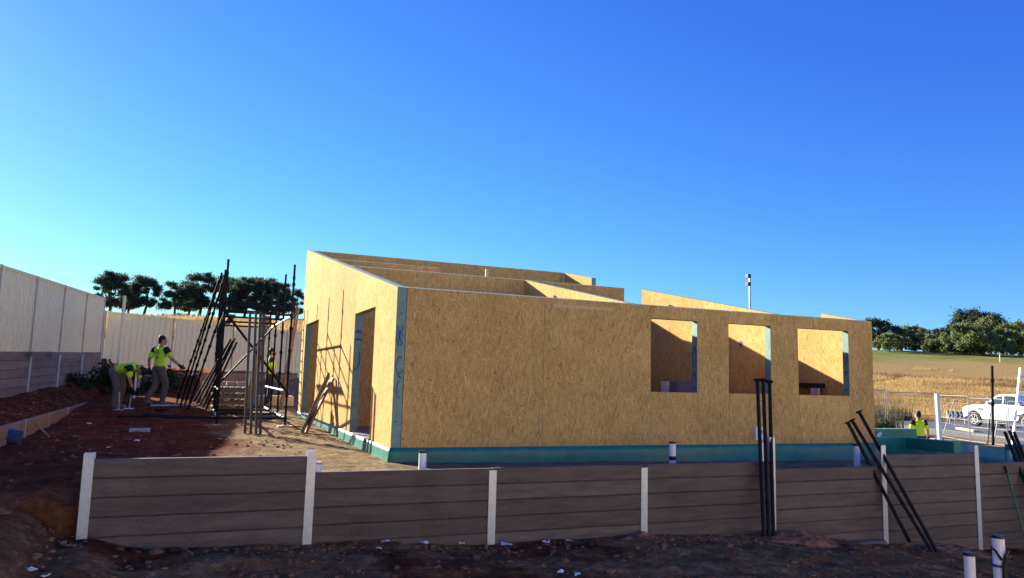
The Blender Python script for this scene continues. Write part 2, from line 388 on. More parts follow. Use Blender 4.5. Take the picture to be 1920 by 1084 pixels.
mb = MB()
rp = [(30, -14), (44, -14), (45, 14), (45.5, 22), (34, 23), (30, 10)]
mb.poly([(x, y, height(x, y)+.26) for x, y in rp] + [(x, y, -1.7) for x, y in rp], [tuple(range(6))] + [((i+1) % 6, i, 6+i, 6+(i+1) % 6) for i in range(6)])
tag(mb.build('road', ROADM), 'grey asphalt road beyond the wire fence under the white ute', kind='structure')

# ------------------------------------------------------------------ the house
SLOPE = .2022
def rz_(y): return 2.4 + SLOPE*y
T = .15; L = 9.75; DEP = 11.12; GAP = .005
house = thing('unfinished_house', 'unroofed house of bare OSB panels with sloping walls on green membrane', 'house', (0, 0, 0))
def panel_x(x0, x1, y0, z0=0, ztop=None, y1=None, label=None):     # wall piece running along x, skins face front and back
    y1 = y0+T if y1 is None else y1
    a = rz_(y0) if ztop is None else ztop; b = rz_(y1) if ztop is None else ztop
    m = MB(); m.prism_x([(y0, z0), (y1, z0), (y1, b), (y0, a)], x0+GAP/2, x1-GAP/2)
    for i, f in enumerate(m.f):
        n = (V(m.v[f[1]])-V(m.v[f[0]])).cross(V(m.v[f[2]])-V(m.v[f[1]])).normalized()
        m.m[i] = 0 if abs(n.y) > .9 else 1
    o = m.build('osb_panel', [OSBY, GREEN], house)
    if label: o['label'] = label
    return o
def panel_y(y0, y1, x0, z0=0, top=None, t=T, label=None):         # wall piece running along y with raked top
    a, b = (rz_(y0), rz_(y1)) if top is None else top
    m = MB(); m.prism_x([(y0+GAP/2, z0), (y1-GAP/2, z0), (y1-GAP/2, b), (y0+GAP/2, a)], x0, x0+t, 0, 1)
    o = m.build('osb_panel', [OSBX, GREEN], house)
    if label: o['label'] = label
    return o
# side wall facing the scaffold (x = 0)
sw = [panel_y(0, 1.48, 0), panel_y(1.48, 3.25, 0, 2.22), panel_y(3.25, 5.6, 0), panel_y(5.6, 7.97, 0), panel_y(7.97, 10.4, 0, 2.42), panel_y(10.4, DEP, 0)]
# front wall with three window openings
WIN = ((4.52, 5.487), (6.187, 7.15), (7.82, 9.1)); ZS, ZH = .905, 2.18
fp = []
xs = T+GAP
for x0, x1 in ((xs, 2.47), (2.47, 4.52), (5.487, 6.187), (7.15, 7.82), (9.1, L)): fp.append(panel_x(x0, x1, 0))
for x0, x1 in WIN: fp.append(panel_x(x0, x1, 0, 0, ZS)); fp.append(panel_x(x0, x1, 0, ZH))
# inner and rear walls
panel_x(T+GAP, 3.4, 4.7); panel_x(3.4, 6.83, 4.7)
panel_x(T+GAP, 2.8, 7.0)
for a, b in ((T+GAP, 2.6), (2.6, 5.2), (5.2, 8.3)): panel_x(a, b, DEP-T)
panel_y(T+GAP, 2.4, 4.15); panel_y(2.4, 4.7-GAP, 4.15)
panel_y(T+GAP, 2.4, 6.0, 0, (2.38, 2.38)); panel_y(2.4, 4.7-GAP, 6.0, 0, (2.5, 2.5))
panel_y(T+GAP, 2.4, 7.40); panel_y(2.4, 4.8, 7.40)
panel_y(T+GAP, 1.18, L-T); panel_y(1.18, 4.7, L-T, 0, (2.45, 2.45))
panel_x(7.56, L-T-GAP, 4.70, 0, 2.80)
panel_y(9.05, DEP-T-GAP, 8.3)
# slab, floor and membrane
m = MB(); m.box((.03, .03, -.6), (L-.03, DEP-.03, -.004)); m.build('floor_slab', FLOOR, house)
def membrane(p, q, z0=-.42, z1=0.0, amp=.012, nrm=V((0,-1,0))):
    p, q = V(p), V(q); n = max(8, int((q-p).length/.09)); rows = 7; vs = []; fs = []
    for j in range(rows):
        for i in range(n+1):
            b = p.lerp(q, i/n); z = lerp(z0, z1, j/(rows-1))
            k = noise.noise(V((b.x*1.6, b.y*1.6, z*9)))*amp + noise.noise(V((b.x*5+z*6, b.y*5, z*3)))*amp*.6
            flare = (.05*(1-j/(rows-1))**2)
            off = .014 + (k+amp if 0 < j < rows-1 else 0) + flare
            vs.append((b.x+nrm.x*off, b.y+nrm.y*off, z))
    for j in range(rows-1):
        for i in range(n): fs.append((j*(n+1)+i, j*(n+1)+i+1, (j+1)*(n+1)+i+1, (j+1)*(n+1)+i))
    k = len(vs)                                            # back face and rim give it thickness
    for j in (0, rows-1):
        for i in (0, n): pass
    mm = bpy.data.meshes.new('membrane'); mm.from_pydata(vs, [], fs); mm.materials.append(MEMB)
    mm.polygons.foreach_set('use_smooth', [True]*len(fs)); mm.update()
    o = link('membrane', mm, house); s = o.modifiers.new('solid', 'SOLIDIFY'); s.thickness = .004; return o
membrane((-.02, 0, 0), (L+.02, 0, 0)); membrane((0, DEP, 0), (0, -.02, 0), amp=.004, nrm=V((-1, 0, 0)))
membrane((L, 0, 0), (L, 5, 0), nrm=V((1, 0, 0)))
# blue marker strokes on the green timber, each a thin paint film
def stroke(pts, wd, parent, nrm, name='paint_mark', mat=BLUE):
    pts = [V(p) for p in pts]; nrm = V(nrm); vs = []; fs = []
    for i, p in enumerate(pts):
        d = (pts[min(i+1, len(pts)-1)]-pts[max(i-1, 0)]).normalized(); s = d.cross(nrm).normalized()*wd*.36
        vs += [p+s+nrm*.0012, p-s+nrm*.0012]
    fs = [(2*i, 2*i+1, 2*i+3, 2*i+2) for i in range(len(pts)-1)]
    mm = bpy.data.meshes.new(name); mm.from_pydata(vs, [], fs); mm.materials.append(mat); mm.update()
    o = link(name, mm, parent); s = o.modifiers.new('solid', 'SOLIDIFY'); s.thickness = .001; return o
def arc(cx, cz, rx, rz, a0, a1, fn, n=14): return [fn(cx+rx*math.cos(rad(lerp(a0, a1, i/n))), cz+rz*math.sin(rad(lerp(a0, a1, i/n)))) for i in range(n+1)]
fe = lambda u, z: V((u, 0+GAP/2-.001, z))                                   # front end of side wall
stroke([fe(.03, 1.80), fe(.06, 1.66), fe(.10, 1.55)], .022, sw[0], (0,-1,0)); stroke([fe(.12, 1.82), fe(.07, 1.68), fe(.035, 1.50)], .022, sw[0], (0,-1,0))
stroke(arc(.07, 1.62, .05, .10, 20, 330, fe), .02, sw[0], (0,-1,0))
stroke(arc(.085, 1.22, .055, .12, 60, 330, fe), .022, sw[0], (0,-1,0)); stroke([fe(.05, 1.10), fe(.12, 1.02)], .022, sw[0], (0,-1,0))
stroke(arc(.10, .86, .045, .13, 90, 290, fe), .02, sw[0], (0,-1,0))
fd = lambda u, z: V((u, 3.25+GAP/2-.001, z))                                # jamb of the near doorway
stroke([fd(.02, 1.86), fd(.07, 1.90), fd(.13, 1.86)], .05, sw[2], (0,-1,0)); stroke([fd(.02, 1.72), fd(.08, 1.74), fd(.14, 1.72)], .06, sw[2], (0,-1,0))
stroke(arc(.03, 1.36, .10, .20, -90, 40, fd), .035, sw[2], (0,-1,0))
def jamb(x): return lambda u, z: V((x+GAP/2-.001, u, z))
j1, j2, j3 = jamb(5.487), jamb(7.15), jamb(9.1)
stroke(arc(.08, 1.52, .05, .20, -60, 230, j1), .035, fp[2], (-1,0,0)); stroke(arc(.08, 1.10, .045, .16, 0, 330, j1), .03, fp[2], (-1,0,0))
stroke([j3(.02, 1.74), j3(.08, 1.50), j3(.13, 1.74)], .04, fp[4], (-1,0,0)); stroke([j3(.02, 1.36), j3(.13, 1.37)], .03, fp[4], (-1,0,0)); stroke([j3(.03, 1.02), j3(.13, 1.03)], .025, fp[4], (-1,0,0))
# printed slashes near the peak of the side wall, printed line on front wall
for k in range(3):
    y = 9.85-k*.22; stroke([V((-.001, y+.18, 4.10-k*.09)), V((-.001, y-.22, 4.28-k*.09))], .055, sw[4], (-1,0,0), 'printed_mark', GREYB)
SMEAR = plain('pale_smear', (.60, .42, .22), .9, var=.2, scale=20, spec=.03)
stroke([V((2.62, GAP/2-.001, 2.285)), V((3.3, GAP/2-.001, 2.283)), V((3.75, GAP/2-.001, 2.285))], .075, fp[1], (0, -1, 0), 'printed_mark', SMEAR)
# nail heads on green strip
for z in (.38, 1.05, 1.35, 2.0):
    m = MB(); m.tube((.05+.03*(z > 1), .0, z), (.05+.03*(z > 1), -.004, z), .012); m.build('bolt_head', BLKP, sw[0])
# round blue hole mark seen through the middle window, on the cross wall
c0 = at_x(1389, 644, 7.40); m = MB(); m.tube(c0, c0-V((.006, 0, 0)), .055, n=12)
m.build('paint_mark', BLUE, house)
# stake above the inner wall
m = MB(); m.box((3.24, 4.86, 3.3), (3.31, 4.90, 3.56)); m.build('timber_stake', PINE, house)
# white service box with a black lever on front wall
q0, q1 = at_y(1414, 800, -.02), at_y(1426, 825, -.02)
t = thing('service_box', 'small white box with black lever fixed low on the front wall', 'box', (q0.x, -.035, q1.z))
m = MB(); m.box((q0.x, -.07, q1.z), (q1.x+.02, -.001, q0.z)); o = childof(m.build('box_body', WHITE), t); bevel(o, .006)
m = MB(); m.bar((q0.x+.11, -.085, q0.z-.06), (q0.x+.07, -.085, q1.z+.05), .03, .03); childof(m.build('lever', BLKP), t)

# things inside the rooms, seen through the windows
def boxthing(name, label, cat, a, b, mat, grp=None):
    m = MB(); m.box(a, b); o = m.build(name, mat); bevel(o, .006); return tag(o, label, cat, grp)
a = at_x(1243, 715, 5.9); b = at_x(1255, 735, 5.9)
boxthing('white_board', 'white board standing upright inside the left window', 'board', (5.85, b.y, 0), (5.975, a.y, a.z), WHITE)
a = at_x(1263, 714, 5.9); mdl = at_x(1277, 714, 5.9); b = at_x(1298, 714, 5.9)
boxthing('plasterboard_stack', 'dark blue grey board stack beside pale grey one inside left window', 'board', (5.80, mdl.y+.004, 0), (5.975, a.y, a.z), GREYB)
boxthing('plasterboard_stack', 'pale grey board stack next to the jamb inside left window', 'board', (5.80, b.y-.1, 0), (5.975, mdl.y, a.z), plain('pale_grey_board', (.30, .30, .33), .7))
a = at_x(1498, 718, 9.45); b = at_x(1540, 728, 9.45)
t = thing('trestle', 'trestle with black beam on top inside the right window', 'trestle', (9.5, (a.y+b.y)/2, 0))
m = MB(); m.box((9.42, b.y, b.z), (9.56, a.y+.4, a.z)); childof(m.build('beam', BLKP), t)
for yy in (b.y+.1, a.y+.2):
    m = MB(); m.bar((9.46, yy, b.z), (9.40, yy, 0), .07, .05); m.bar((9.52, yy, b.z), (9.56, yy, 0), .07, .05); childof(m.build('leg', TIMB), t)
a = at_x(1523, 728, 9.39); b = at_x(1538, 741, 9.39)
boxthing('pink_board', 'pale pink board below the black beam inside right window', 'board', (9.34, b.y, 0), (9.385, a.y, a.z), PINK)

# ------------------------------------------------------------------ front retaining wall of concrete sleepers
PX = (-3.68, -1.423, .827, 3.071, 5.313, 7.585, 9.78, 12.05, 14.3)
PT = (.175, .176, -.096, -.108, .293, .155, .135, .10, .05)
BT = (.115, -.07, -.067, -.064, -.176, .004, -.166, -.17); BN = (5, 5, 5, 6, 6, 8, 8, 8)
rw = thing('sleeper_retaining_wall', 'long dark sleeper retaining wall with steel posts in front of the house', 'wall', (5, YW, -1.2))
def sleeper_mesh(ln, h=.2, t=.08, mat=SLEEP, name='sleeper'):
    me = bpy.data.meshes.new(name); bm = bmesh.new()
    bmesh.ops.create_cube(bm, size=1)
    for v_ in bm.verts: v_.co = V((v_.co.x*ln, v_.co.y*t, v_.co.z*(h-.004)))
    ed = [e for e in bm.edges if abs((e.verts[0].co-e.verts[1].co).x) > .5*ln]
    bmesh.ops.bevel(bm, geom=ed, offset=.013, segments=1, affect='EDGES')
    bm.to_mesh(me); bm.free(); me.materials.append(mat); return me
def hpost(x, y, z0, z1, mat, parent, w=.10, d=.11, ax='x', end=0):
    m = MB()
    if ax == 'x':
        m.box((x-w/2, y-.012, z0), (x+w/2, y-.002, z1)); m.box((x-.004, y-.002, z0), (x+.004, y+d-.012, z1)); m.box((x-w/2, y+d-.012, z0), (x+w/2, y+d-.002, z1))
    else:
        m.box((y+.002, x-w/2, z0), (y+.012, x+w/2, z1)); m.box((y-d+.012, x-.004, z0), (y+.002, x+.004, z1)); m.box((y-d+.002, x-w/2, z0), (y-d+.012, x+w/2, z1))
    o = m.build('post', mat); return childof(o, parent)
slm = {}
for i, (x, zt) in enumerate(zip(PX, PT)): hpost(x, YW, -1.95, zt, GALV, rw)
for i in range(len(BT)):
    ln = round(PX[i+1]-PX[i]-.014, 3)
    if ln not in slm: slm[ln] = sleeper_mesh(ln)
    for r in range(BN[i]):
        o = link('sleeper', slm[ln], rw)
        o.location = V(((PX[i]+PX[i+1])/2, YW+.042+random.uniform(-.003, .003), BT[i]-.1-.2*r)) - V(rw.location)
        o.rotation_euler = (random.uniform(-.012, .012), 0, 0)

# ------------------------------------------------------------------ side boundary: grey sleeper wall with cream steel fence on top
def ribsheet(w, h, pitch, depth, mat, name):
    n = max(2, round(w/pitch)); pr = []
    for i in range(n):
        x = -w/2+w*i/n; p = w/n
        pr += [(x, 0), (x+p*.12, depth), (x+p*.34, depth), (x+p*.46, 0)]
    pr.append((w/2, 0))
    m = MB(); k = len(pr)
    m.poly([(x, y, 0) for x, y in pr]+[(x, y, h) for x, y in pr], [(i, i+1, k+i+1, k+i) for i in range(k-1)])
    return m.mesh(name, mat)
def fence_run(pts, zb, zt, parent, pitch, rib):
    """pts: post positions in plan, zb/zt: bottom and top heights at them"""
    loc = V(parent.location)
    for i in range(len(pts)):
        m = MB(); d = (pts[min(i+1, len(pts)-1)]-pts[max(0, i-1)]).normalized(); dd = V((d.x, d.y, 0))
        p = V((pts[i].x, pts[i].y, zb[i]-.05)); m.bar(p, V((p.x, p.y, zt[i]+.012)), .05, .055, up=V((-d.y, d.x, 0)))
        childof(m.build('post', CREAMD), parent)
    for i in range(len(pts)-1):
        a, b = pts[i], pts[i+1]; w_ = (b-a).length-.052; d = (b-a).normalized()
        h = min(zt[i]-zb[i], zt[i+1]-zb[i+1])-.05
        me = ribsheet(w_, h, pitch, rib, CREAM, 'fence_sheet')
        o = link('fence_sheet', me, parent); mid = (a+b)/2
        o.rotation_euler = (0, -math.atan2(zt[i+1]-zt[i], (b-a).length), math.atan2(d.y, d.x)); o.location = V((mid.x, mid.y, (zb[i]+zb[i+1])/2+.02))-loc
        for za, zc in ((zt[i], zt[i+1]), (zb[i]+.03, zb[i+1]+.03)):
            m = MB(); e = V((d.x, d.y, 0))*.027
            m.bar(V((a.x, a.y, za-.025))+e, V((b.x, b.y, zc-.025))-e, .045, .06); childof(m.build('rail', CREAM), parent)
fy = [16.85-2.42*i for i in range(11)]; fy.reverse()
fpts = [V((xf(y), y)) for y in fy]
zt = [3.37+(y-16.8)*.025 for y in fy]; zb = [z-1.8 for z in zt]
fl = thing('steel_fence', 'tall cream ribbed steel fence on top of grey sleeper wall at left edge', 'fence', (xf(8), 8, 1.4))
fence_run(fpts, zb, zt, fl, .19, .028)
gw = thing('sleeper_retaining_wall', 'grey sleeper wall under the cream fence at the left edge', 'wall', (xf(8), 8, .3))
gl = sleeper_mesh(2.42-.05, mat=SLEEPG)
for i in range(len(fy)-1):
    a, b = fpts[i], fpts[i+1]; mid = (a+b)/2; d = (b-a).normalized()
    zt_ = (zb[i]+zb[i+1])/2+.012
    for r in range(7):
        o = link('sleeper', gl, gw); o.location = V((mid.x, mid.y, zt_-.1-.2*r))-V(gw.location); o.rotation_euler = (random.uniform(-.02, .02), -math.atan(.025), math.atan2(d.y, d.x))
for i, p in enumerate(fpts):
    m = MB(); m.bar((p.x+.03, p.y, -.4), (p.x+.03, p.y, zb[i]-.06), .05, .07, up=V((1, 0, 0))); childof(m.build('post', GALV), gw)
# low garden edge wall
lw = thing('garden_edge_wall', 'low tan sleeper edging wall running along the garden bed at left', 'wall', (-5.34, 6, 0))
el = sleeper_mesh(2.16, h=.2, mat=SLEEPT)
ey = [-.6+2.2*i for i in range(8)]
for i, y in enumerate(ey):
    m = MB(); m.box((-5.31+.012, y-.03, -.5), (-5.31+.02, y+.03, .175)); childof(m.build('post', GALV), lw)
    if i < 7:
        for r in range(2):
            o = link('sleeper', el, lw); o.location = V((-5.34, y+1.1, .06-.2*r))-V(lw.location); o.rotation_euler = (0, 0, math.pi/2)
# back boundary
bp_ = [BF0+BFD*(2.42*i) for i in range(7)]
btop = [3.09-.035*i*2.42*.9 for i in range(7)]; btop = [max(2.84, z) for z in btop]
bfn = thing('steel_fence', 'cream ribbed steel fence along the back of the site behind the workers', 'fence', (BF0.x+3, BF0.y+1.4, 1.1))
fence_run(bp_, [z-1.8 for z in btop], btop, bfn, .2, .03)
t = thing('fence_post', 'tall cream post standing above the back fence near its left end', 'post', at_d(222, 683, 26.2))
m = MB(); p = at_d(222, 690, 26.2); q = at_d(233, 553, 26.2); m.bar((p.x, p.y, .9), (p.x, p.y, q.z), .075, .075); childof(m.build('post_tube', CREAM), t)
bw = thing('sleeper_retaining_wall', 'brown sleeper wall in front of the cream back fence behind scaffold', 'wall', (-2, 19.3, .3))
bl = sleeper_mesh(2.18, mat=SLEEPT)
for i in range(6):
    p = BF0 - BFN*1.1 + BFD*(.5+2.24*i); q = p + BFD*2.24; mid = (p+q)/2
    m = MB(); m.bar((p.x, p.y, 0), (p.x, p.y, 1.08), .08, .09, up=V((BFN.x, BFN.y, 0))); childof(m.build('post', GALV), bw)
    for r in range(5):
        o = link('sleeper', bl, bw); o.location = V((mid.x, mid.y, .90-.2*r))-V(bw.location); o.rotation_euler = (0, 0, math.atan2(BFD.y, BFD.x))

# unseen fence and houses added behind the camera to bounce warm fill
npts = [V((-22.5+2.42*i, -14.0)) for i in range(21)]
fill_fence = thing('steel_fence', 'added unseen cream ribbed steel fence behind the camera, bouncing warm fill', 'fence', (0, -14, -1.0))
fence_run(npts, [-1.05]*21, [.80]*21, fill_fence, .2, .03)
BRK = plain('cream_brick', (.74, .60, .42), .85, var=.08, scale=8, bump=.2); ROOFM = plain('clay_roof', (.42, .27, .18), .8, var=.15, scale=6)
def fill_house(x, label):
    t = thing('fill_house', label, 'house', (x, -23, -1.2)); w2, y0, y1, z0, z1, zr = 7.4, -18.0, -28.0, -1.6, 2.0, 4.8
    m = MB(); m.box((x-w2, y1, z0), (x+w2, y0, z1)); childof(m.build('wall', BRK), t)
    m = MB(); e = .5; q = [(x-w2-e, y0+e, z1), (x+w2+e, y0+e, z1), (x+w2+e, y1-e, z1), (x-w2-e, y1-e, z1), (x-w2+4.4, -23, zr), (x+w2-4.4, -23, zr)]
    m.poly(q, [(0, 1, 5, 4), (1, 2, 5), (2, 3, 4, 5), (3, 0, 4), (3, 2, 1, 0)]); childof(m.build('roof', ROOFM), t)
    for dx in (-4.6, -.8, 4.2):
        m = MB(); m.box((x+dx-.8, y0-.05, -.2), (x+dx+.8, y0+.03, 1.2)); childof(m.build('window', GLASS), t)
    m = MB(); m.box((x+1.4, y0-.05, -1.2), (x+2.3, y0+.04, .95)); childof(m.build('door', TIMB), t)
for x, lb in ((-15.5, 'added unseen cream brick house bouncing warm fill, behind left of the camera'), (1.5, 'added unseen cream brick house bouncing warm fill, straight behind the camera'), (18.5, 'added unseen cream brick house bouncing warm fill, behind right of the camera')): fill_house(x, lb)

# ------------------------------------------------------------------ scaffold beside the house
sc = thing('scaffold', 'black modular scaffold frame with diagonal braces beside the side wall', 'scaffold', (-1.53, 9, -.1))
SXL, SXR = -2.25, -.83; SY = (6.4, 8.25, 10.1, 11.95); STOP = 3.52
for y in SY:
    for x in (SXL, SXR):
        g = gz(x, y); m = MB()
        m.tube((x, y, g+.04), (x, y, STOP), .0245, n=10)
        for k in range(7):
            z = .06+.5*k
            m.tube((x, y, z-.035), (x, y, z+.035), .038, n=10)
        m.tube((x, y, STOP-.35), (x, y, STOP-.27), .032, n=10)
        o = m.build('standard', BLACK); childof(o, sc)
        m = MB(); m.box((x-.075, y-.075, g+.035), (x+.075, y+.075, g+.043)); m.tube((x, y, g+.04), (x, y, g+.22), .018); childof(m.build('base_jack', GALV), sc)
def rail(p, q, nm, mat=BLACK, r=.024):
    m = MB(); m.tube(p, q, r, n=8)
    d = (V(q)-V(p)).normalized()
    m.tube(V(p)+d*.01, V(p)+d*.07, r*1.5, n=8); m.tube(V(q)-d*.07, V(q)-d*.01, r*1.5, n=8)
    childof(m.build(nm, mat), sc)
for i, y in enumerate(SY):
    for z in ((.06, 2.38, 2.68) if i in (1, 2) else (.06, 2.36) if i == 0 else (.06, 2.38)):
        rail((SXL, y, z), (SXR, y, z), 'ledger')
rail((SXL-1.9, SY[0]+.1, .085), (SXL, SY[0], .06), 'ledger')
for i in range(3):
    for x in (SXL, SXR):
        for z in (.06, .66, 2.34): rail((x, SY[i], z), (x, SY[i+1], z), 'transom', GALV if z != .66 or x == SXR else BLACK)
rail((SXL, SY[0]-.05, 2.36), (SXR, SY[0]-.05, .64), 'diagonal_brace', r=.027)
rail((SXR, SY[2]-.05, 2.36), (SXL, SY[2]-.05, .64), 'diagonal_brace')
for i, x in enumerate((-2.1,)):
    m = MB(); m.box((x, SY[1]+.1, 2.41), (x+.16, SY[3]-.1, 2.45)); childof(m.build('deck_board', TIMB), sc)
for i, (px, py, wd, lb) in enumerate(((402, 806, .5, 'grey timber pad under the left front scaffold leg'), (533, 801, .32, 'pale timber pad under the right front scaffold leg'), (433, 789, .45, 'thin grey timber offcut lying behind the left scaffold leg'))):
    p = at_z(px, py, -.10)
    if i == 0: p = V((SXL, SY[0]-.02, 0))
    if i == 1: p = V((SXR, SY[0]-.02, 0))
    g = gz(p.x, p.y); m = MB(); m.box((p.x-wd/2, p.y-.12, g-.02), (p.x+wd/2, p.y+.12, g+.036)); tag(m.build('timber_pad', PINE if i == 1 else TIMB), lb, 'timber pad')

def pole(name, p, q, r, mat, label, cat='pole', grp=None, cups=True, plate=False):
    p, q = V(p), V(q); t = thing(name, label, cat, p, grp); d = (q-p).normalized(); ln = (q-p).length
    m = MB(); m.tube(p, q, r, n=10); o = childof(m.build('tube', mat), t)
    if cups:
        k = .3
        while k < ln-.1: m = MB(); m.tube(p+d*(k-.035), p+d*(k+.035), r*1.55, n=10); childof(m.build('collar', mat), t); k += .5
    if plate:
        m = MB(); m.tube(q, q+d*.02, r*2.0, n=10); childof(m.build('end_plate', mat), t)
    return t
# long poles leaning on the scaffold (left)
LPG = 'long black scaffold poles leaning on the left of the scaffold'
for i, (bx, by, tx, ty, dy) in enumerate(((330, 768, 410, 528, 0), (337, 774, 416, 512, .1), (345, 772, 421, 520, -.12), (352, 776, 424, 560, .05))):
    p = at_z(bx, by, -.02); g = gz(p.x, p.y); p.z = g+.02
    q = at_y(tx, ty, SY[0]+.35+dy)
    pole('scaffold_pole', p, q, .024, BLACK, ('leftmost long black pole leaning on the scaffold', 'longest black pole leaning on the scaffold, reaching highest', 'long black pole leaning on scaffold, third from the left', 'shorter rightmost of the long black poles leaning on scaffold left side')[i], grp=LPG)
SPG = 'short black poles bundled inside the scaffold'
SPL = ('lowest at left of the short black pole bundle slanting inside the scaffold', 'second of the short black poles slanting inside the scaffold', 'third of the short black poles slanting inside the scaffold', 'fourth of the short black poles slanting inside the scaffold', 'rightmost of the short black pole bundle slanting inside the scaffold')
for i in range(5):
    p = at_z(362+i*6, 765+i*2, .0); p.z = gz(p.x, p.y)+.02
    q = at_y(428+i*4, 640+[4, -3, 0, -5, 2][i], 9.2); pole('scaffold_pole', p, q, .026, BLACK, SPL[i], grp=SPG, cups=False)
# upright green-grey steel sections in front of the scaffold
USL = ('leftmost upright green grey steel section standing before the scaffold', 'second upright steel section from the left standing before the scaffold', 'third upright steel section from the left standing before the scaffold', 'rightmost and darkest upright steel section standing before the scaffold')
for i, (bx, tx, ty) in enumerate(((459, 469, 586), (470, 480, 586), (488, 495, 589), (480, 488, 587))):
    p = at_z(bx, 810, -.12); p.z = gz(p.x, p.y)-.01; y0 = p.y
    q = at_y(tx, ty, y0+.1)
    t = thing('steel_section', USL[i], 'steel section', p, 'upright steel sections before the scaffold')
    m = MB(); d = (q-p)
    for ox, w_, oy, h_ in ((0, .05, -.022, .006), (-.022, .006, 0, .044), (.022, .006, 0, .044)):
        m.bar(p+V((ox, oy, 0)), q+V((ox, oy, 0)), w_, h_, up=V((0, 1, 0)))
    childof(m.build('channel', GALVD), t)
    m = MB(); m.bar(q+V((0, 0, .002)), q+V((0, 0, .012)), .085, .075, up=V((0, 1, 0))); childof(m.build('end_plate', GALVD), t)
# lying tubes on the ground left of the scaffold
for i, (x0, y0, x1, y1) in enumerate(((268, 779, 400, 782), (282, 770, 392, 768), (290, 774, 430, 775))):
    p, q = at_z(x0, y0, .03), at_z(x1, y1, .0); p.z = gz(p.x, p.y)+.03; q.z = gz(q.x, q.y)+.03
    pole('scaffold_tube', p, q, .024, (BLACK, GALV, BLACK)[i], ('black tube lying on red soil nearest the camera, left of the scaffold', 'grey tube lying on red soil, farthest of the three', 'black tube lying between the grey tube and the nearest one')[i], 'tube', cups=False)
# planks leaning on the side wall
for i, (bx, by, tx, ty, lb) in enumerate(((566, 808, 617, 702, 'left of two brown planks leaning on the side wall'), (573, 807, 625, 708, 'right of two brown planks leaning on the side wall'))):
    p = at_z(bx, by, -.12); p.z = gz(p.x, p.y); q = at_x(tx, ty, -.045)
    m = MB(); m.bar(p, q, .17, .045, up=V((1, 0, .4))); o = m.build('plank', TIMB); bevel(o); tag(o, lb, 'plank', 'planks leaning on the side wall')
# tall plank behind the scaffold
p = at_z(503, 780, 0); p = V((-1.35, 11.2, gz(-1.35, 11.2))); q = at_y(499, 592, 11.9)
m = MB(); m.bar(p, q, .22, .05, up=V((0, 1, 0))); tag(bevel(m.build('plank', TIMB)), 'tall grey plank standing upright inside the scaffold', 'plank')
# ladder at the far corner of the side wall
def ladder(p, q, across, wid, mat, label, step=.28, sw_=.03):
    p, q = V(p), V(q); t = thing('ladder', label, 'ladder', p); d = (q-p).normalized(); ln = (q-p).length; a = V(across).normalized()
    for s in (-1, 1):
        m = MB(); m.bar(p+a*(s*wid/2), q+a*(s*wid/2), sw_, .045, up=a.cross(d)); childof(m.build('stile', mat), t)
    k = .25
    while k < ln: 
        m = MB(); c = p+d*k; m.tube(c-a*(wid/2), c+a*(wid/2), .02, n=8); childof(m.build('rung', mat), t); k += step
    return t
ladder((-.42, 11.6, gz(-.4, 11.6)), (-.12, 11.45, 3.0), (.25, 1, 0), .42, TIMB, 'wooden ladder standing at the far end of the side wall', sw_=.06)
# pallet stack with blocks behind the scaffold
ps = thing('pallet_stack', 'stack of timber pallets and blocks inside the scaffold', 'pallets', (-1.9, 10.9, gz(-1.9, 10.9)))
g = gz(-1.9, 10.9)
for k in range(4):
    z = g+.02+k*.17; dx = random.uniform(-.06, .06)
    for y in (10.45, 10.9, 11.35):
        m = MB(); m.box((-2.35+dx, y-.05, z), (-1.45+dx, y+.05, z+.10)); childof(m.build('bearer', TIMB), ps)
    for j in range(6):
        m = MB(); x = -2.35+dx+j*.16; m.box((x, 10.35, z+.102), (x+.11, 11.45, z+.125)); childof(m.build('slat', TIMB if (j+k) % 3 else PINE), ps)
for j, (x, y) in enumerate(((-2.2, 10.5), (-1.95, 10.7), (-1.7, 10.55))):
    m = MB(); m.box((x, y, g+.70), (x+.22, y+.3, g+.80)); o = m.build('concrete_block', CONC)
    tag(o, ('left pale block on top of the pallets', 'middle pale block on top of the pallets', 'right pale block on top of the pallets')[j], 'block', 'blocks on the pallets')
m = MB(); p = V((-2.55, 12.4, gz(-2.55, 12.4))); m.box((p.x, p.y, p.z-.05), (p.x+.11, p.y+.1, p.z+.62)); tag(m.build('timber_stake', PINE), 'pale square stake standing behind the pallets', 'stake')
m = MB(); p = at_z(288, 745, .2); p = V((-4.35, 13.4, gz(-4.35, 13.4))); m.bar(p-V((0,0,.1)), p+V((.01, 0, .78)), .07, .05); tag(m.build('white_stake', PVC), 'thin white stake upright between the two yellow-shirted workers', 'stake')
m = MB(); m.box((-1.0, 13.0, .05), (.1, 13.9, .36)); tag(bevel(m.build('concrete_slab_stack', CONC), .02), 'pale concrete slabs on the ground behind the scaffold right leg', 'slabs')
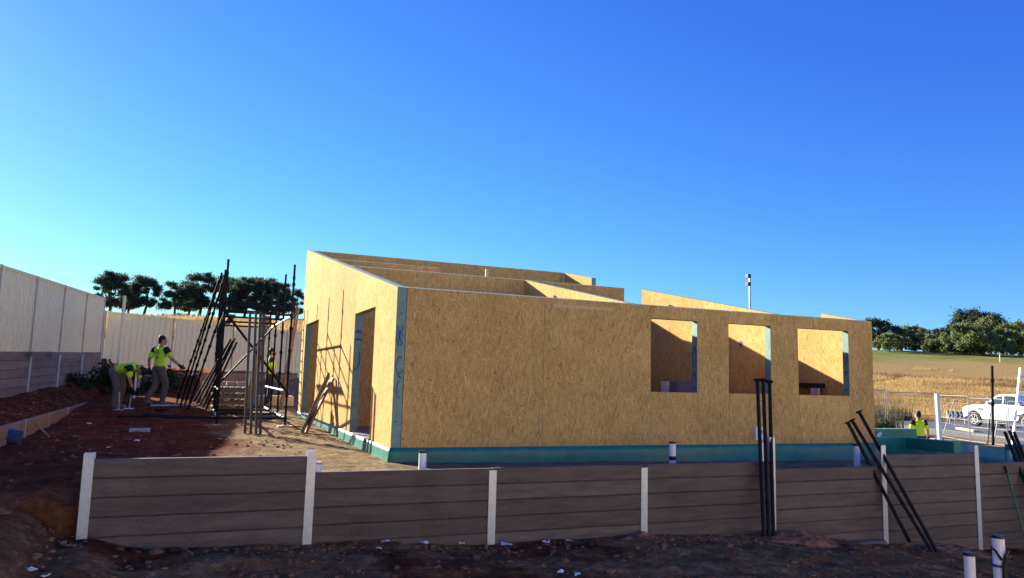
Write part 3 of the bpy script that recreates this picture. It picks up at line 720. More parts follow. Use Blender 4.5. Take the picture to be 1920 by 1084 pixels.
# small things on the red soil
p = at_z(262, 807, -.08); g = gz(p.x, p.y); m = MB(); m.box((p.x-.17, p.y-.2, g-.01), (p.x+.17, p.y+.2, g+.05)); tag(bevel(m.build('paving_slab', CONC)), 'square grey paving slab lying on red soil', 'slab')
p = at_z(285, 786, -.03); g = gz(p.x, p.y); m = MB(); m.box((p.x-.19, p.y-.1, g-.01), (p.x+.19, p.y+.1, g+.04)); tag(bevel(m.build('timber_offcut', TIMB)), 'short grey offcut on red soil near the walking worker', 'offcut')
def bucket():
    p = at_z(18, 822, -.05); g = gz(p.x, p.y)
    t = thing('bucket', 'dark blue bucket lying tipped over beside the garden edge', 'bucket', p)
    m = MB(); a = V((p.x-.18, p.y, g+.13)); b = V((p.x+.14, p.y-.05, g+.10)); n = 16
    d = (b-a).normalized(); u = d.orthogonal().normalized(); v_ = d.cross(u); vs = []
    for e, r in ((a, .16), (b, .12)):
        for i in range(n): vs.append(e+(u*math.cos(6.2832*i/n)+v_*math.sin(6.2832*i/n))*r)
    m.poly(vs, [(i, (i+1) % n, n+(i+1) % n, n+i) for i in range(n)] + [tuple(range(n, 2*n))])
    o = childof(m.build('pail', plain('blue_bucket', (.03, .06, .13), .5)), t); o.modifiers.new('solid', 'SOLIDIFY').thickness = .006
    m = MB(); m.tube(a-d*.01, a+d*.02, .168, n=16, cap=False); childof(m.build('rim', plain('blue_rim', (.05, .08, .16), .5)), t)
bucket()
p = at_z(32, 815, -.06); q = at_z(60, 815, -.06); p.z = gz(p.x, p.y)+.05; q.z = gz(q.x, q.y)+.03
pole('tool_handle', p+V((.25, 0, 0)), q+V((.25, 0, 0)), .02, TIMB, 'short wooden tool handle lying beside the blue bucket', 'handle', cups=False)

# ------------------------------------------------------------------ poles leaning on the front retaining wall
for i, (bx, by, tx, ty, lb) in enumerate(((1432, 1003, 1420, 714, 'left of three black poles leaning upright before the middle window'), (1441, 1004, 1431, 714, 'middle of three black poles leaning upright before the middle window'), (1450, 1002, 1443, 717, 'right of three black poles leaning upright before the middle window'))):
    p = at_y(bx, by, -2.42); p.z = min(p.z, low_h(p.x)+.06); q = at_y(tx, ty, -1.80); pole('prop_pole', p, q, .028, BLACK, lb, grp='props leaning before the middle window', cups=False, plate=True)
for i, (bx, by, tx, ty, lb) in enumerate(((1706, 1012, 1590, 793, 'left of three black poles leaning across a wall post at right'), (1752, 1042, 1598, 789, 'middle of three black poles leaning across a wall post at right'), (1762, 1044, 1611, 773, 'right of three black poles leaning across a wall post, reaching highest'))):
    p = at_y(bx, by, -2.75+.1*(i == 0)*3); p.z = min(p.z, low_h(p.x)+.1); q = at_y(tx, ty, -1.72); pole('prop_pole', p, q, .028, BLACK, lb, grp='props leaning across the wall post', cups=False, plate=True)
for i, (bx, by, tx, ty, lb) in enumerate(((1980, 1050, 1884, 810, 'left black pole of the bundle leaning at right edge'), (1990, 1050, 1893, 808, 'middle black pole of the bundle leaning at right edge'), (1996, 1040, 1901, 810, 'right black pole of the bundle leaning at right edge'))):
    p = at_y(bx, by, -2.7); p.z = min(p.z, low_h(p.x)+.05); q = at_y(tx, ty, -1.75); pole('prop_pole', p, q, .028, BLACK, lb, grp='props leaning at the right edge', cups=False, plate=False)
p = at_y(1927, 1010, -2.35); p.z = low_h(p.x)+.02; q = at_y(1888, 885, -2.10)
t = pole('green_prop', p, q, .017, plain('green_paint', (.03, .16, .09), .5), 'thin green pole with dark tip leaning on wall at right edge', cups=False)
m = MB(); d = (q-p).normalized(); m.tube(q-d*.02, q+d*.1, .026); childof(m.build('tip', BLKP), t)

def pvc(px, ptop, r, y, label, zb=-.5, cap=True, tape=False):
    q = at_y(px, ptop, y); t = thing('pvc_pipe', label, 'pipe', (q.x, q.y, zb))
    m = MB(); m.tube((q.x, q.y, zb), (q.x, q.y, q.z-.03), r, n=16); childof(m.build('pipe_body', PVC, smooth=False), t)
    m = MB(); m.tube((q.x, q.y, q.z-.03), (q.x, q.y, q.z), r*.97 if not cap else r*1.06, n=16); childof(m.build('pipe_cap', BLKP if cap else CONC), t)
    if tape:
        m = MB(); m.tube((q.x, q.y, q.z-.28), (q.x, q.y, q.z-.22), r*1.07, n=16); childof(m.build('tape_band', BLKP), t)
    return t, q
pvc(793, 845, .052, -1.2, 'white pipe standing near the house corner behind the wall')
pvc(1261, 828, .052, -1.2, 'white pipe with black band standing below the left window', tape=True)
pvc(1606, 833, .052, -1.2, 'white pipe standing near the right end of the front wall')
pvc(598, 866, .045, -1.3, 'short grey-capped pipe just behind the second wall post', cap=False)
pvc(1427, 826, .04, -1.5, 'white pipe behind the three upright leaning poles', cap=False)
q = at_d(1817, 1036, 7.3); pvc(1817, 1036, .05, q.y, 'shorter white pipe in the bottom right corner', zb=-1.7)
q = at_d(1871, 1003, 7.3); t, q = pvc(1871, 1003, .056, q.y, 'taller white pipe with black cable and blue tie in bottom right corner', zb=-1.7)
m = MB()
for k in range(2):
    pts = [V((q.x-.03+.02*k, q.y-.062, -1.2)), V((q.x-.03+.02*k, q.y-.066, q.z-.27)), V((q.x-.02+.03*k, q.y-.078, q.z-.20)), V((q.x+.02+.02*k, q.y-.085, q.z-.13+.05*k*-1))]
    m.path(pts, [.016]*4, 8)
m.path([V((q.x-.04, q.y-.05, q.z-.22)), V((q.x-.12, q.y-.05, q.z-.13)), V((q.x-.16, q.y-.04, q.z-.10))], [.012]*3, 8)
childof(m.build('cable', BLKP), t)
m = MB(); m.tube((q.x, q.y, q.z-.30), (q.x, q.y, q.z-.275), .065, n=16); childof(m.build('blue_tie', BLUE), t)

# ------------------------------------------------------------------ right side: low membrane upstands, beams, standard, ladder
gs = thing('membrane_upstand', 'low green-wrapped upstand joining the right end of the house', 'upstand', (10.3, 0, -.3))
m = MB(); m.box((L+.05, .02, -.6), (10.86, .17, .10)); childof(bevel(m.build('upstand_body', MEMB), .01, 2), gs)
us = thing('membrane_upstand', 'green-wrapped beam-like upstand reaching toward the retaining wall at right', 'upstand', (10.8, -.3, -.3))
m = MB(); m.box((10.62, -1.02, -.12), (10.80, .012, .10)); childof(bevel(m.build('upstand_body', MEMB), .012, 2), us)
m = MB(); m.box((10.60, -1.02, -.6), (10.82, -.7, -.125)); childof(m.build('foot', CONC), us)
ua = thing('membrane_upstand', 'pale-topped green upstand standing behind, left of the far right worker', 'upstand', (13.2, 2.5, -.3))
m = MB(); m.box((12.3, 2.43, -.75), (13.9, 2.6, .075)); childof(m.build('upstand_body', MEMB), ua)
m = MB(); m.box((12.3, 2.42, .077), (13.9, 2.61, .10)); childof(m.build('top_plate', GREEN), ua)
p, q = at_y(1648, 822, 1.6), at_y(1702, 817, 1.6)
t = thing('white_pipe', 'white pipe resting across the low green upstands right of house', 'pipe', (p.x, 1.6, -.3))
m = MB(); m.tube((9.95, .1, .135), (12.6, 2.36, .0), .035, n=12); childof(m.build('pipe_body', PVC), t)
# sunlit beam stack
def beam(p, q, wd, z0, z1, mt, ms, label):
    t = thing('timber_beam', label, 'beam', ((p.x+q.x)/2, (p.y+q.y)/2, z0)); d = (q-p).normalized()
    m = MB(); m.bar(V((p.x, p.y, (z0+z1)/2)), V((q.x, q.y, (z0+z1)/2)), wd, z1-z0); childof(m.build('beam_body', ms), t)
    m = MB(); m.bar(V((p.x, p.y, z1+.008)), V((q.x, q.y, z1+.008)), wd+.004, .014); childof(m.build('osb_face', mt), t)
a, b = at_z(1903, 846, -.05), at_z(1791, 828, -.05)
beam(a+V((.12, .03, 0)), b+V((.12, .03, 0)), .3, -.26, -.05, OSBX, plain('aqua_timber', (.30, .52, .43), .6, var=.1), 'sunlit pale green beam with OSB top face at right')
m = MB(); m.bar(V((a.x+.05, a.y, -.31)), V((b.x+.05, b.y, -.31)), .5, .09); tag(m.build('bearer_timber', GREEN), 'green bearer under the sunlit pale green beam', 'bearer')
m = MB(); m.bar(V((a.x+.05, a.y+.1, -.36)), V((b.x+.05, b.y, -.36)), .9, .006)
# leaning galvanised post
p = at_z(1766, 834, -.4); q = at_y(1759, 738, p.y)
t = thing('steel_post', 'bright galvanised steel post standing left of the chevron sign', 'post', p)
m = MB(); m.bar(p-V((0,0,.6)), q, .10, .008, up=V((0, 1, 0))); m.bar(p+V((-.05, .04, -.6)), q+V((-.05, .04, 0)), .008, .08, up=V((0, 1, 0))); m.bar(p+V((.05, .04, -.6)), q+V((.05, .04, 0)), .008, .08, up=V((0, 1, 0)))
childof(m.build('channel', GALV), t)
p = at_z(1862, 864, -.36); q = at_y(1860, 686, p.y); pole('scaffold_standard', V((p.x, p.y, -.5)), q, .027, BLACK, 'single black scaffold standard upright before the white ute')
p = at_d(1897, 870, 15); q = at_d(1921, 690, 15.6)
ladder(V((p.x+.1, p.y, p.z-.35)), q+V((.1, 0, 0)), RT, .30, ALUM, 'aluminium ladder leaning at the right edge before the ute')
m = MB(); p = at_d(1912, 835, 14.2); m.box((p.x-.06, p.y-.1, -.6), (p.x+.5, p.y+.25, p.z)); tag(m.build('wrapped_board', MEMB), 'dark green wrapped panel standing at the right edge by the ladder', 'board')
# thin props near the ute
for i, (bx, by, tx, ty, lb) in enumerate(((1849, 836, 1857, 775, 'thin steel prop left of the black scaffold standard'), (1858, 836, 1873, 772, 'thin steel prop just right of the black scaffold standard'))):
    p = at_d(bx, by, 24); q = at_d(tx, ty, 24); p.z = min(p.z, height(p.x, p.y)+.05); pole('steel_prop', p, q, .016, FSTEEL if i else BLACK, lb, cups=False)

# ------------------------------------------------------------------ temporary wire fence
def wire_panel(p, q, z0, z1, label):
    t = thing('wire_fence_panel', label, 'fence panel', p, 'wire fence panels along the road'); d = (q-p); d.z = 0; ln = d.length; d.normalize(); up = V((0, 0, 1))
    e = p+d*.05; f = q-d*.05
    m = MB(); A, B, C_, D_ = V((e.x, e.y, z0)), V((f.x, f.y, z0)), V((f.x, f.y, z1)), V((e.x, e.y, z1))
    for s, u in ((A, D_), (B, C_), (D_, C_), (A+up*.12, B+up*.12), ((A+D_)/2, (B+C_)/2)): m.tube(s, u, .018, n=6)
    childof(m.build('frame', FSTEEL), t)
    m = MB(); n = 15
    for k in range(1, n): x = e+(f-e)*(k/n); m.tube(V((x.x, x.y, z0+.12)), V((x.x, x.y, z1)), .0022, n=3, cap=False)
    for k in range(1, 6): z = lerp(z0+.12, z1, k/6); m.tube(V((e.x, e.y, z)), V((f.x, f.y, z)), .0022, n=3, cap=False)
    childof(m.build('wire_mesh', FSTEEL), t)
    m = MB(); m.box((p.x-.3, p.y-.12, z0-.12), (p.x+.3, p.y+.12, z0+.0)); childof(m.build('foot_block', CONC), t)
pf = [at_d(1560, 800, 33.0), at_d(1663, 800, 33.5), at_d(1756, 800, 33.8), at_d(1818, 800, 30.5), at_d(1890, 800, 28.6), at_d(1975, 800, 27)]
lbs = ('leftmost wire fence panel beside the house end', 'wire fence panel behind the far right worker', 'wire fence panel in front of the chevron sign', 'wire fence panel in front of the white ute door', 'wire fence panel at the right edge before the ute tail')
for i in range(5):
    z0 = -1.08; wire_panel(V((pf[i].x, pf[i].y, z0)), V((pf[i+1].x, pf[i+1].y, z0)), z0, 1.0-.07*i, lbs[i])
for i, (bx, by, tx, ty, dd, lb) in enumerate(((1767, 785, 1789, 749, 37, 'left slanting steel brace behind the wire fence'), (1832, 765, 1850, 748, 37, 'right slanting steel brace above the ute bonnet'))):
    p, q = at_d(bx, by, dd), at_d(tx, ty, dd); p.z -= .0; b_ = V((p.x, p.y, height(p.x, p.y)+.02))
    t = thing('steel_brace', lb, 'brace', b_); m = MB(); m.tube(b_ if i == 0 else p, q, .016); m.tube(V((q.x, q.y, height(q.x, q.y))), q, .016); childof(m.build('tubes', FSTEEL), t)
# chevron sign
p0, p1 = at_d(1775, 771, 44), at_d(1815, 771, 44); zb_ = at_d(1775, 785, 44).z; zt_ = p0.z
t = thing('chevron_sign', 'black and white chevron road sign in front of the ute', 'sign', (p0.x, p0.y, -1.1)); d = (p1-p0); d.z = 0; ln = d.length; d.normalize(); nn = V((d.y, -d.x, 0))
if nn.dot(CAM-p0) < 0: nn = -nn
m = MB(); m.bar(V((p0.x, p0.y, (zb_+zt_)/2)), V((p1.x, p1.y, (zb_+zt_)/2)), .03, zt_-zb_); childof(m.build('board', WHITE), t)
for k in range(5):
    m = MB(); s = ln*(k+.05)/5; wq = ln*.105; h = zt_-zb_
    def P(u, z): return V((p0.x, p0.y, 0))+d*u+V((0, 0, zb_+z))+nn*.017
    ut = ln*.09
    pts = [P(s, h*.99), P(s+wq, h*.99), P(s+wq+ut, h*.5), P(s+wq, h*.01), P(s, h*.01), P(s+ut, h*.5)]
    m.poly(pts+[x+nn*.003 for x in pts], [(6, 7, 8, 11), (11, 8, 9, 10), (0, 5, 2, 1), (5, 4, 3, 2)]+[(i, (i+1) % 6, 6+(i+1) % 6, 6+i) for i in range(6)]); childof(m.build('chevron', BLKP), t)
for u in (.15, .85):
    c = V((p0.x, p0.y, 0))+d*(ln*u)-nn*.045; m = MB(); m.tube((c.x, c.y, -1.2), (c.x, c.y, zt_), .03); childof(m.build('post', GALV), t)
# yellow timber on the road
p, q = at_d(1797, 815, 37.5), at_d(1831, 823, 35); p.z = max(p.z, height(p.x, p.y)+.3); q.z = max(q.z, height(q.x, q.y)+.3)
m = MB(); m.bar(p, q, .25, .12); tag(bevel(m.build('timber_length', PINE)), 'pale yellow timber lying on the road beside the ute', 'timber')
# light pole far behind the house
b = at_d(1408, 700, 60); tp = at_d(1408, 514, 60)
t = thing('light_pole', 'thin grey pole with floodlights rising behind the house', 'pole', (b.x, b.y, height(b.x, b.y)))
m = MB(); m.tube((b.x, b.y, height(b.x, b.y)-.3), (b.x, b.y, tp.z), .10, .075, n=10); childof(m.build('mast', GALV), t)
for px, py in ((1405, 518), (1405, 533)):
    c = at_d(px, py, 60); m = MB(); m.box((c.x-.24, c.y-.12, c.z-.14), (c.x+.06, c.y+.2, c.z+.16)); m.tube((c.x, c.y, c.z), (b.x, b.y, c.z-.05), .03); childof(m.build('floodlight', BLKP), t)

# ------------------------------------------------------------------ white ute
def ute():
    base = at_d(1828, 818, 41.3); hz = rad(-9)       # heading: rotation of local +y
    t = thing('white_ute', 'white dual-cab ute parked on the road beyond the wire fence', 'ute', (0, 0, 0))
    # local frame: +y forward, +x right, origin on ground at centre between axles
    def prof(pts, x0, x1, taper=0, zref=0, zspan=1):
        m = MB(); n = len(pts)
        L_ = [(x0 + taper*max(0, (z-zref)/zspan), y, z) for y, z in pts]; R_ = [(x1 - taper*max(0, (z-zref)/zspan), y, z) for y, z in pts]
        m.poly(L_+R_, [tuple(range(n)), tuple(range(2*n-1, n-1, -1))]+[((i+1) % n, i, n+i, n+(i+1) % n) for i in range(n)]); return m
    wf, wr, R = 1.61, -1.61, .39
    def archp(c): return [(c+.46*math.cos(rad(a)), R+.46*math.sin(rad(a))) for a in range(0, 181, 15)]
    low = [(2.55, .55), (2.58, .85), (2.45, 1.08), (1.35, 1.18), (.95, 1.20), (-1.1, 1.20), (-2.68, 1.16), (-2.72, .60), (-2.62, .45)]
    und = [(-2.2, .42)] + [p for p in reversed(archp(wr))][0:0]
    outline = [(2.40, .85), (2.30, 1.04), (1.85, 1.15), (1.15, 1.20), (-2.66, 1.18), (-2.70, .55)]
    lowpts = outline + [(y, z) for y, z in sorted(archp(wr), key=lambda q: q[0]) if z >= .42] + [(-1.1, .40), (1.1, .40)] + [(y, z) for y, z in sorted(archp(wf), key=lambda q: q[0]) if z >= .42] + [(2.36, .45)]
    o = prof(lowpts, -.92, .92).build('body', WHPAINT, t); bevel(o, .05, 3)
    for p in o.data.polygons: p.use_smooth = False
    cab = [(1.05, 1.17), (.30, 1.72), (.05, 1.80), (-.75, 1.82), (-1.02, 1.74), (-1.22, 1.17)]
    o = prof(cab, -.86, .86, .16, 1.17, .65).build('cab', WHPAINT, t); bevel(o, .04, 3)
    tp_ = lambda z: .16*max(0, (z-1.17)/.65)
    for s in (-1, 1):
        for pts in ([(.72, 1.24), (.22, 1.66), (-.12, 1.72), (-.12, 1.24)], [(-.20, 1.24), (-.20, 1.72), (-.78, 1.72), (-.95, 1.62), (-1.05, 1.24)]):
            m = MB(); A = [V((s*(.864-tp_(z)), y, z)) for y, z in pts]; B = [a+V((s*.012, 0, .003)) for a in A]; n = len(pts)
            m.poly(A+B, [tuple(range(n)), tuple(range(2*n-1, n-1, -1))]+[(i, (i+1) % n, n+(i+1) % n, n+i) for i in range(n)]); m.build('side_window', GLASS, t)
        m = MB(); m.box((s*.86-.10, .62, 1.22), (s*.86+.10+.06*s, .78, 1.38)); bevel(m.build('mirror', WHPAINT, t), .02)
        for y in (.02, -.98): m = MB(); m.box((s*.925-.015, y-.09, 1.02), (s*.925+.02, y+.09, 1.06)); m.build('door_handle', ALUM, t)
        m = MB(); m.box((s*.93-.04, -1.05, .34), (s*.93+.06, 1.05, .41)); m.build('side_step', BLKP, t)
        m = MB(); m.box((s*.7-.2, 2.26, .82), (s*.7+.2, 2.405, .98)); m.build('headlight', ALUM, t)
        m = MB(); m.box((s*.925-.01, 1.0, .92), (s*.925+.012, 1.3, 1.0)); m.build('guard_vent', BLKP, t)
        m = MB(); m.box((s*.86-.06, -2.715, .8), (s*.86+.06, -2.68, 1.12)); m.build('tail_light', plain('tail_red', (.3, .01, .01), .3), t)
        for yy in (wf, wr):
            x = s*.80
            m = MB(); n = 24
            m.tube((x-.12, yy, R), (x+.12, yy, R), R, n=24); wl = m.build('wheel', RUBB, t)
            m = MB()
            for k in range(6):
                a = k*math.pi/3; m.bar((x+s*.125, yy, R), (x+s*.125, yy+.25*math.cos(a), R+.25*math.sin(a)), .02, .075, up=V((1, 0, 0)))
            nr = 20
            for k in range(nr):
                a, b_ = 2*math.pi*k/nr, 2*math.pi*(k+1)/nr
                m.bar((x+s*.122, yy+.255*math.cos(a), R+.255*math.sin(a)), (x+s*.122, yy+.255*math.cos(b_), R+.255*math.sin(b_)), .02, .035, up=V((1, 0, 0)))
            m.build('rim', ALUM, wl)
    m = MB(); A = [V((-.68, .22, 1.70)), V((.68, .22, 1.70)), V((.80, .92, 1.23)), V((-.80, .92, 1.23))]; n_ = V((0, .6, .8))*.03
    m.poly([a+n_*.2 for a in A]+[a+n_ for a in A], [(0, 1, 2, 3), (7, 6, 5, 4), (0, 4, 5, 1), (1, 5, 6, 2), (2, 6, 7, 3), (3, 7, 4, 0)]); m.build('windscreen', GLASS, t)
    m = MB()
    for s in (-1, 1): m.tube((s*.7, -1.25, 1.2), (s*.66, -1.55, 1.68), .035)
    m.tube((-.66, -1.55, 1.68), (.66, -1.55, 1.68), .035); m.build('sports_bar', BLKP, t)
    # place: left front tyre contact at base
    Rm = Matrix.Rotation(hz, 3, 'Z'); off = Rm @ V((-.92, wf, 0))
    t.location = V((base.x, base.y, height(base.x, base.y)+.262)) - V((off.x, off.y, 0)); t.rotation_euler = (0, 0, hz)
ute()

# ------------------------------------------------------------------ people
PENDING = []
_b = bmesh.new(); bmesh.ops.create_uvsphere(_b, u_segments=16, v_segments=12, radius=1); _b.verts.ensure_lookup_table()
USV = [v_.co.copy() for v_ in _b.verts]; USF = [[v_.index for v_ in f.verts] for f in _b.faces]; _b.free()
def blob(name, prims, voxel, mats, parent, pick=None, smooth=4):
    vs = []; fs = []
    def sph(mat):
        k = len(vs); vs.extend(mat @ q for q in USV); fs.extend([k+n_ for n_ in f] for f in USF)
    for p in prims:
        if p[0] == 'cap':
            _, a, r1, b, r2 = p; a, b = V(a), V(b)
            if (b-a).length > 1e-5:
                m = MB(); m.tube(a, b, r1, r2, 14); k = len(vs); vs.extend(V(q) for q in m.v); fs.extend([k+n_ for n_ in f] for f in m.f)
            for c, r in ((a, r1), (b, r2)): sph(Matrix.Translation(c) @ Matrix.Diagonal((r, r, r, 1)))
        else:
            _, c, rr, rot = p; sph(Matrix.Translation(V(c)) @ rot.to_4x4() @ Matrix.Diagonal((*rr, 1)))
    me = bpy.data.meshes.new(name); me.from_pydata(vs, [], fs); me.update()
    o = bpy.data.objects.new(name, me); COL.objects.link(o)
    r = o.modifiers.new('r', 'REMESH'); r.mode = 'VOXEL'; r.voxel_size = voxel
    s = o.modifiers.new('s', 'SMOOTH'); s.iterations = smooth; s.factor = .5
    o.name = name; o.parent = parent; PENDING.append((o, name, mats, pick)); return o
def finish_people():
    """turn the voxel-remeshed sources into plain meshes in one evaluation"""
    dg = bpy.context.evaluated_depsgraph_get(); out = []
    for o, name, mats, pick in PENDING: out.append(bpy.data.meshes.new_from_object(o.evaluated_get(dg)))
    for (o, name, mats, pick), m2 in zip(PENDING, out):
        o.modifiers.clear(); o.data = m2; m2.name = name; m2.materials.clear()
        for m in mats: m2.materials.append(m)
        for f in m2.polygons: f.use_smooth = True; f.material_index = pick(f.center) if pick else 0
I3 = Matrix.Identity(3)
def person(label, loc, rz, J, trousers, rot_torso, head_rot, glove=True, text=True, boots=BOOT, scale=1.0):
    """J: joints in local metres, +y is where the person faces, +x their right"""
    t = thing('person', label, 'person', loc, rz=rz); t.scale = (scale,)*3
    pel, che, nek, hd = (V(J[k]) for k in ('pelvis', 'chest', 'neck', 'head'))
    body = [('cap', pel, .085, che, .09), ('cap', che, .085, nek, .06), ('cap', nek, .055, hd, .06), ('ell', hd+head_rot @ V((0, 0, .06)), (.076, .097, .118), head_rot),
            ('ell', hd+head_rot @ V((0, .065, .0)), (.05, .045, .06), head_rot), ('ell', hd+head_rot @ V((0, .10, .045)), (.014, .022, .024), head_rot)]
    for s in (-1, 1): body.append(('ell', hd+head_rot @ V((s*.078, -.005, .05)), (.012, .022, .032), head_rot))
    shirt = [('ell', che, (.185, .125, .20), rot_torso), ('ell', (pel+che)/2, (.165, .115, .24), rot_torso), ('ell', pel+rot_torso @ V((0, 0, .06)), (.165, .12, .13), rot_torso), ('cap', che, .12, nek-(nek-che)*.15, .07)]
    legs = [('ell', pel, (.165, .12, .13), I3)]
    for s, k in ((-1, 'L'), (1, 'R')):
        sh, el_, wr_ = V(J[k+'sh']), V(J[k+'el']), V(J[k+'wr']); hip, kn, an, to = V(J[k+'hip']), V(J[k+'kn']), V(J[k+'an']), V(J[k+'to'])
        body += [('cap', che.lerp(sh, .5), .07, sh, .058), ('cap', sh, .052, el_, .042), ('cap', el_, .042, wr_, .028), ('cap', hip, .085, kn, .055), ('cap', kn, .055, an, .038), ('cap', an, .035, to, .03)]
        hdir = (wr_-el_).normalized(); side = hdir.cross(V((0, 1, 0)))
        side = side.normalized() if side.length > .2 else hdir.cross(V((1, 0, 0))).normalized()
        fwd = side.cross(hdir).normalized(); pc = wr_+hdir*.05
        hand = [('cap', wr_, .028, wr_+hdir*.03, .03)]
        for j in range(4):
            k0 = wr_+hdir*.075+fwd*(.033-.022*j); kb = wr_+hdir*.02+fwd*(.02-.013*j); l1 = (.04, .045, .042, .034)[j]
            k1 = k0+hdir*l1+side*.012; k2 = k1+hdir*l1*.6+side*.028
            hand += [('cap', kb, .014, k0, .011), ('cap', k0, .0105, k1, .0095), ('cap', k1, .0095, k2, .008)]
        t0 = wr_+hdir*.03+fwd*.025; t1 = t0+hdir*.03+fwd*.03+side*.01; t2 = t1+hdir*.03+fwd*.006+side*.016
        hand += [('cap', t0, .013, t1, .011), ('cap', t1, .011, t2, .009)]
        body += hand
        gl = [(p[0], p[1], p[2]+.004, p[3], p[4]+.004) for p in hand] + [('cap', wr_-hdir*.03, .036, wr_+hdir*.02, .036)]
        if glove: blob('glove', gl, .009, [NAVY], t, smooth=2)
        mid = sh.lerp(el_, .68)
        shirt += [('cap', che.lerp(sh, .6)+V((0, 0, .0)), .085, sh, .078), ('cap', sh, .078, mid, .068)]
        legs += [('cap', hip, .115, kn, .085), ('cap', kn, .085, an+V((0, 0, .03)), .068)]
        blob('boot', [('cap', an+V((0, 0, .06)), .055, an, .052), ('cap', an+V((0, 0, -.03)), .05, to, .042)], .014, [boots], t, smooth=3)
    blob('body', body, .013, [SKINM], t, smooth=3)
    inv = rot_torso.transposed(); c0 = che
    elbs = {s: (V(J[k+'sh']), V(J[k+'el'])) for s, k in ((-1, 'L'), (1, 'R'))}
    def pick(c):
        l = inv @ (V(c)-c0)
        for s, (a, b) in elbs.items():
            d = b-a; u = (V(c)-a).dot(d)/d.length_squared
            if (V(c)-(a+d*u)).length < .1 and u > .12 and abs(l.x) > .13: return 0 if u > .36 else 1
        if l.z > .19: return 1
        if abs(l.x) > .150 and (l.z > .08 or l.z < -.30): return 1
        if abs(l.x) > .172: return 1
        if text and l.y < -.02 and abs(l.x) < .055 and -.12 < l.z < .09 and (l.z*40) % 1.0 < .42: return 2
        return 0
    blob('shirt', shirt, .013, [HIVIS, NAVY, DKPANT], t, pick, smooth=6)
    blob('trousers', legs, .015, [trousers], t, smooth=5)
    hc = hd+head_rot @ V((0, -.014, .085))
    blob('hair', [('ell', hc, (.086, .098, .105), head_rot), ('ell', hd+head_rot @ V((0, -.05, .02)), (.07, .055, .07), head_rot), ('ell', hc+head_rot @ V((.0, -.02, .045)), (.07, .07, .06), head_rot)], .011, [HAIRM], t, smooth=2)
    for s in (-1, 1):
        m = MB(); c = hd+head_rot @ V((s*.032, .094, .062)); m.tube(c, c+head_rot @ V((0, .004, 0)), .011, n=8); m.build('eye', BLKP, t)
    m = MB(); c = hd+head_rot @ V((0, .106, -.012)); m.bar(c-head_rot @ V((.022, 0, 0)), c+head_rot @ V((.022, 0, 0)), .008, .008); m.build('mouth', plain('lips', (.3, .12, .1), .5), t)
    return t
def yawto(v_): return math.atan2(v_.y, v_.x)-math.pi/2
FH = V((sy, cy, 0)); RH = V((cy, -sy, 0))
RX = lambda a: Matrix.Rotation(rad(a), 3, 'X'); RZ = lambda a: Matrix.Rotation(rad(a), 3, 'Z')
stand = dict(pelvis=(0, 0, .96), chest=(0, .02, 1.30), neck=(0, .01, 1.50), head=(0, .04, 1.60),
    Lsh=(-.20, 0, 1.43), Lel=(-.27, -.04, 1.15), Lwr=(-.29, .02, .90), Rsh=(.20, 0, 1.43), Rel=(.26, .03, 1.15), Rwr=(.27, .18, .95),
    Lhip=(-.09, 0, .90), Lkn=(-.10, .06, .50), Lan=(-.10, -.02, .10), Lto=(-.12, .14, .045), Rhip=(.09, 0, .90), Rkn=(.10, .04, .50), Ran=(.10, -.04, .10), Rto=(.12, .12, .045))
# walking worker, seen from behind
walk = dict(stand); walk.update(Rsh=(.20, .02, 1.42), Rel=(.30, .12, 1.18), Rwr=(.36, .32, 1.02), Lel=(-.27, -.10, 1.16), Lwr=(-.28, -.06, .90),
    Lkn=(-.10, .02, .50), Lan=(-.10, -.22, .13), Lto=(-.11, -.06, .05), Rkn=(.09, .16, .50), Ran=(.09, .10, .10), Rto=(.10, .27, .045))
p = at_d(292, 768, 19.6); person('worker in yellow shirt walking away toward the back fence', (p.x, p.y, gz(p.x, p.y)), yawto(FH+RH*.45), walk, KHAKI, I3, RZ(-40), scale=1.03)
# bent worker
RT90 = RX(-82)
bent = dict(pelvis=(0, -.12, .92), chest=(0, .26, 1.00), neck=(0, .46, 1.00), head=(0, .54, .93),
    Lsh=(-.19, .38, .99), Lel=(-.20, .36, .70), Lwr=(-.14, .40, .46), Rsh=(.19, .38, .99), Rel=(.20, .40, .72), Rwr=(.14, .46, .48),
    Lhip=(-.10, -.12, .90), Lkn=(-.14, .0, .50), Lan=(-.15, -.10, .10), Lto=(-.17, .06, .045), Rhip=(.10, -.12, .90), Rkn=(.13, .04, .50), Ran=(.14, .0, .10), Rto=(.16, .16, .045))
p = at_d(218, 787, 18.0); bl_ = V((p.x, p.y, gz(p.x, p.y)))
person('worker in yellow shirt bent over at the waist beside the garden edge', bl_, yawto(RH*1.0-FH*.15), bent, KHAKI, RT90, RX(-110), text=True)
for i, (bx, by, tx, ty, dd, lb) in enumerate(((220, 790, 224, 735, 17.7, 'pale steel jack with base plate held by the bent worker, nearer the camera'), (240, 787, 246, 742, 18.0, 'pale steel jack with base plate right of the bent worker hands'))):
    p, q = at_d(bx, by, dd), at_d(tx, ty, dd); p.z = gz(p.x, p.y); t = pole('base_jack', p, q, .022, GALV, lb, 'jack', 'jacks by the bent worker', cups=False)
    m = MB(); m.box((p.x-.11, p.y-.1, p.z-.005), (p.x+.11, p.y+.1, p.z+.015)); childof(m.build('base_plate', GALV), t)
# worker behind scaffold
p = at_y(506, 700, 12.9); p.z = gz(p.x, p.y); person('worker in yellow and navy partly hidden behind the scaffold and plank', p, yawto(RH*.9+FH*.4), stand, DKPANT, I3, RZ(-10))
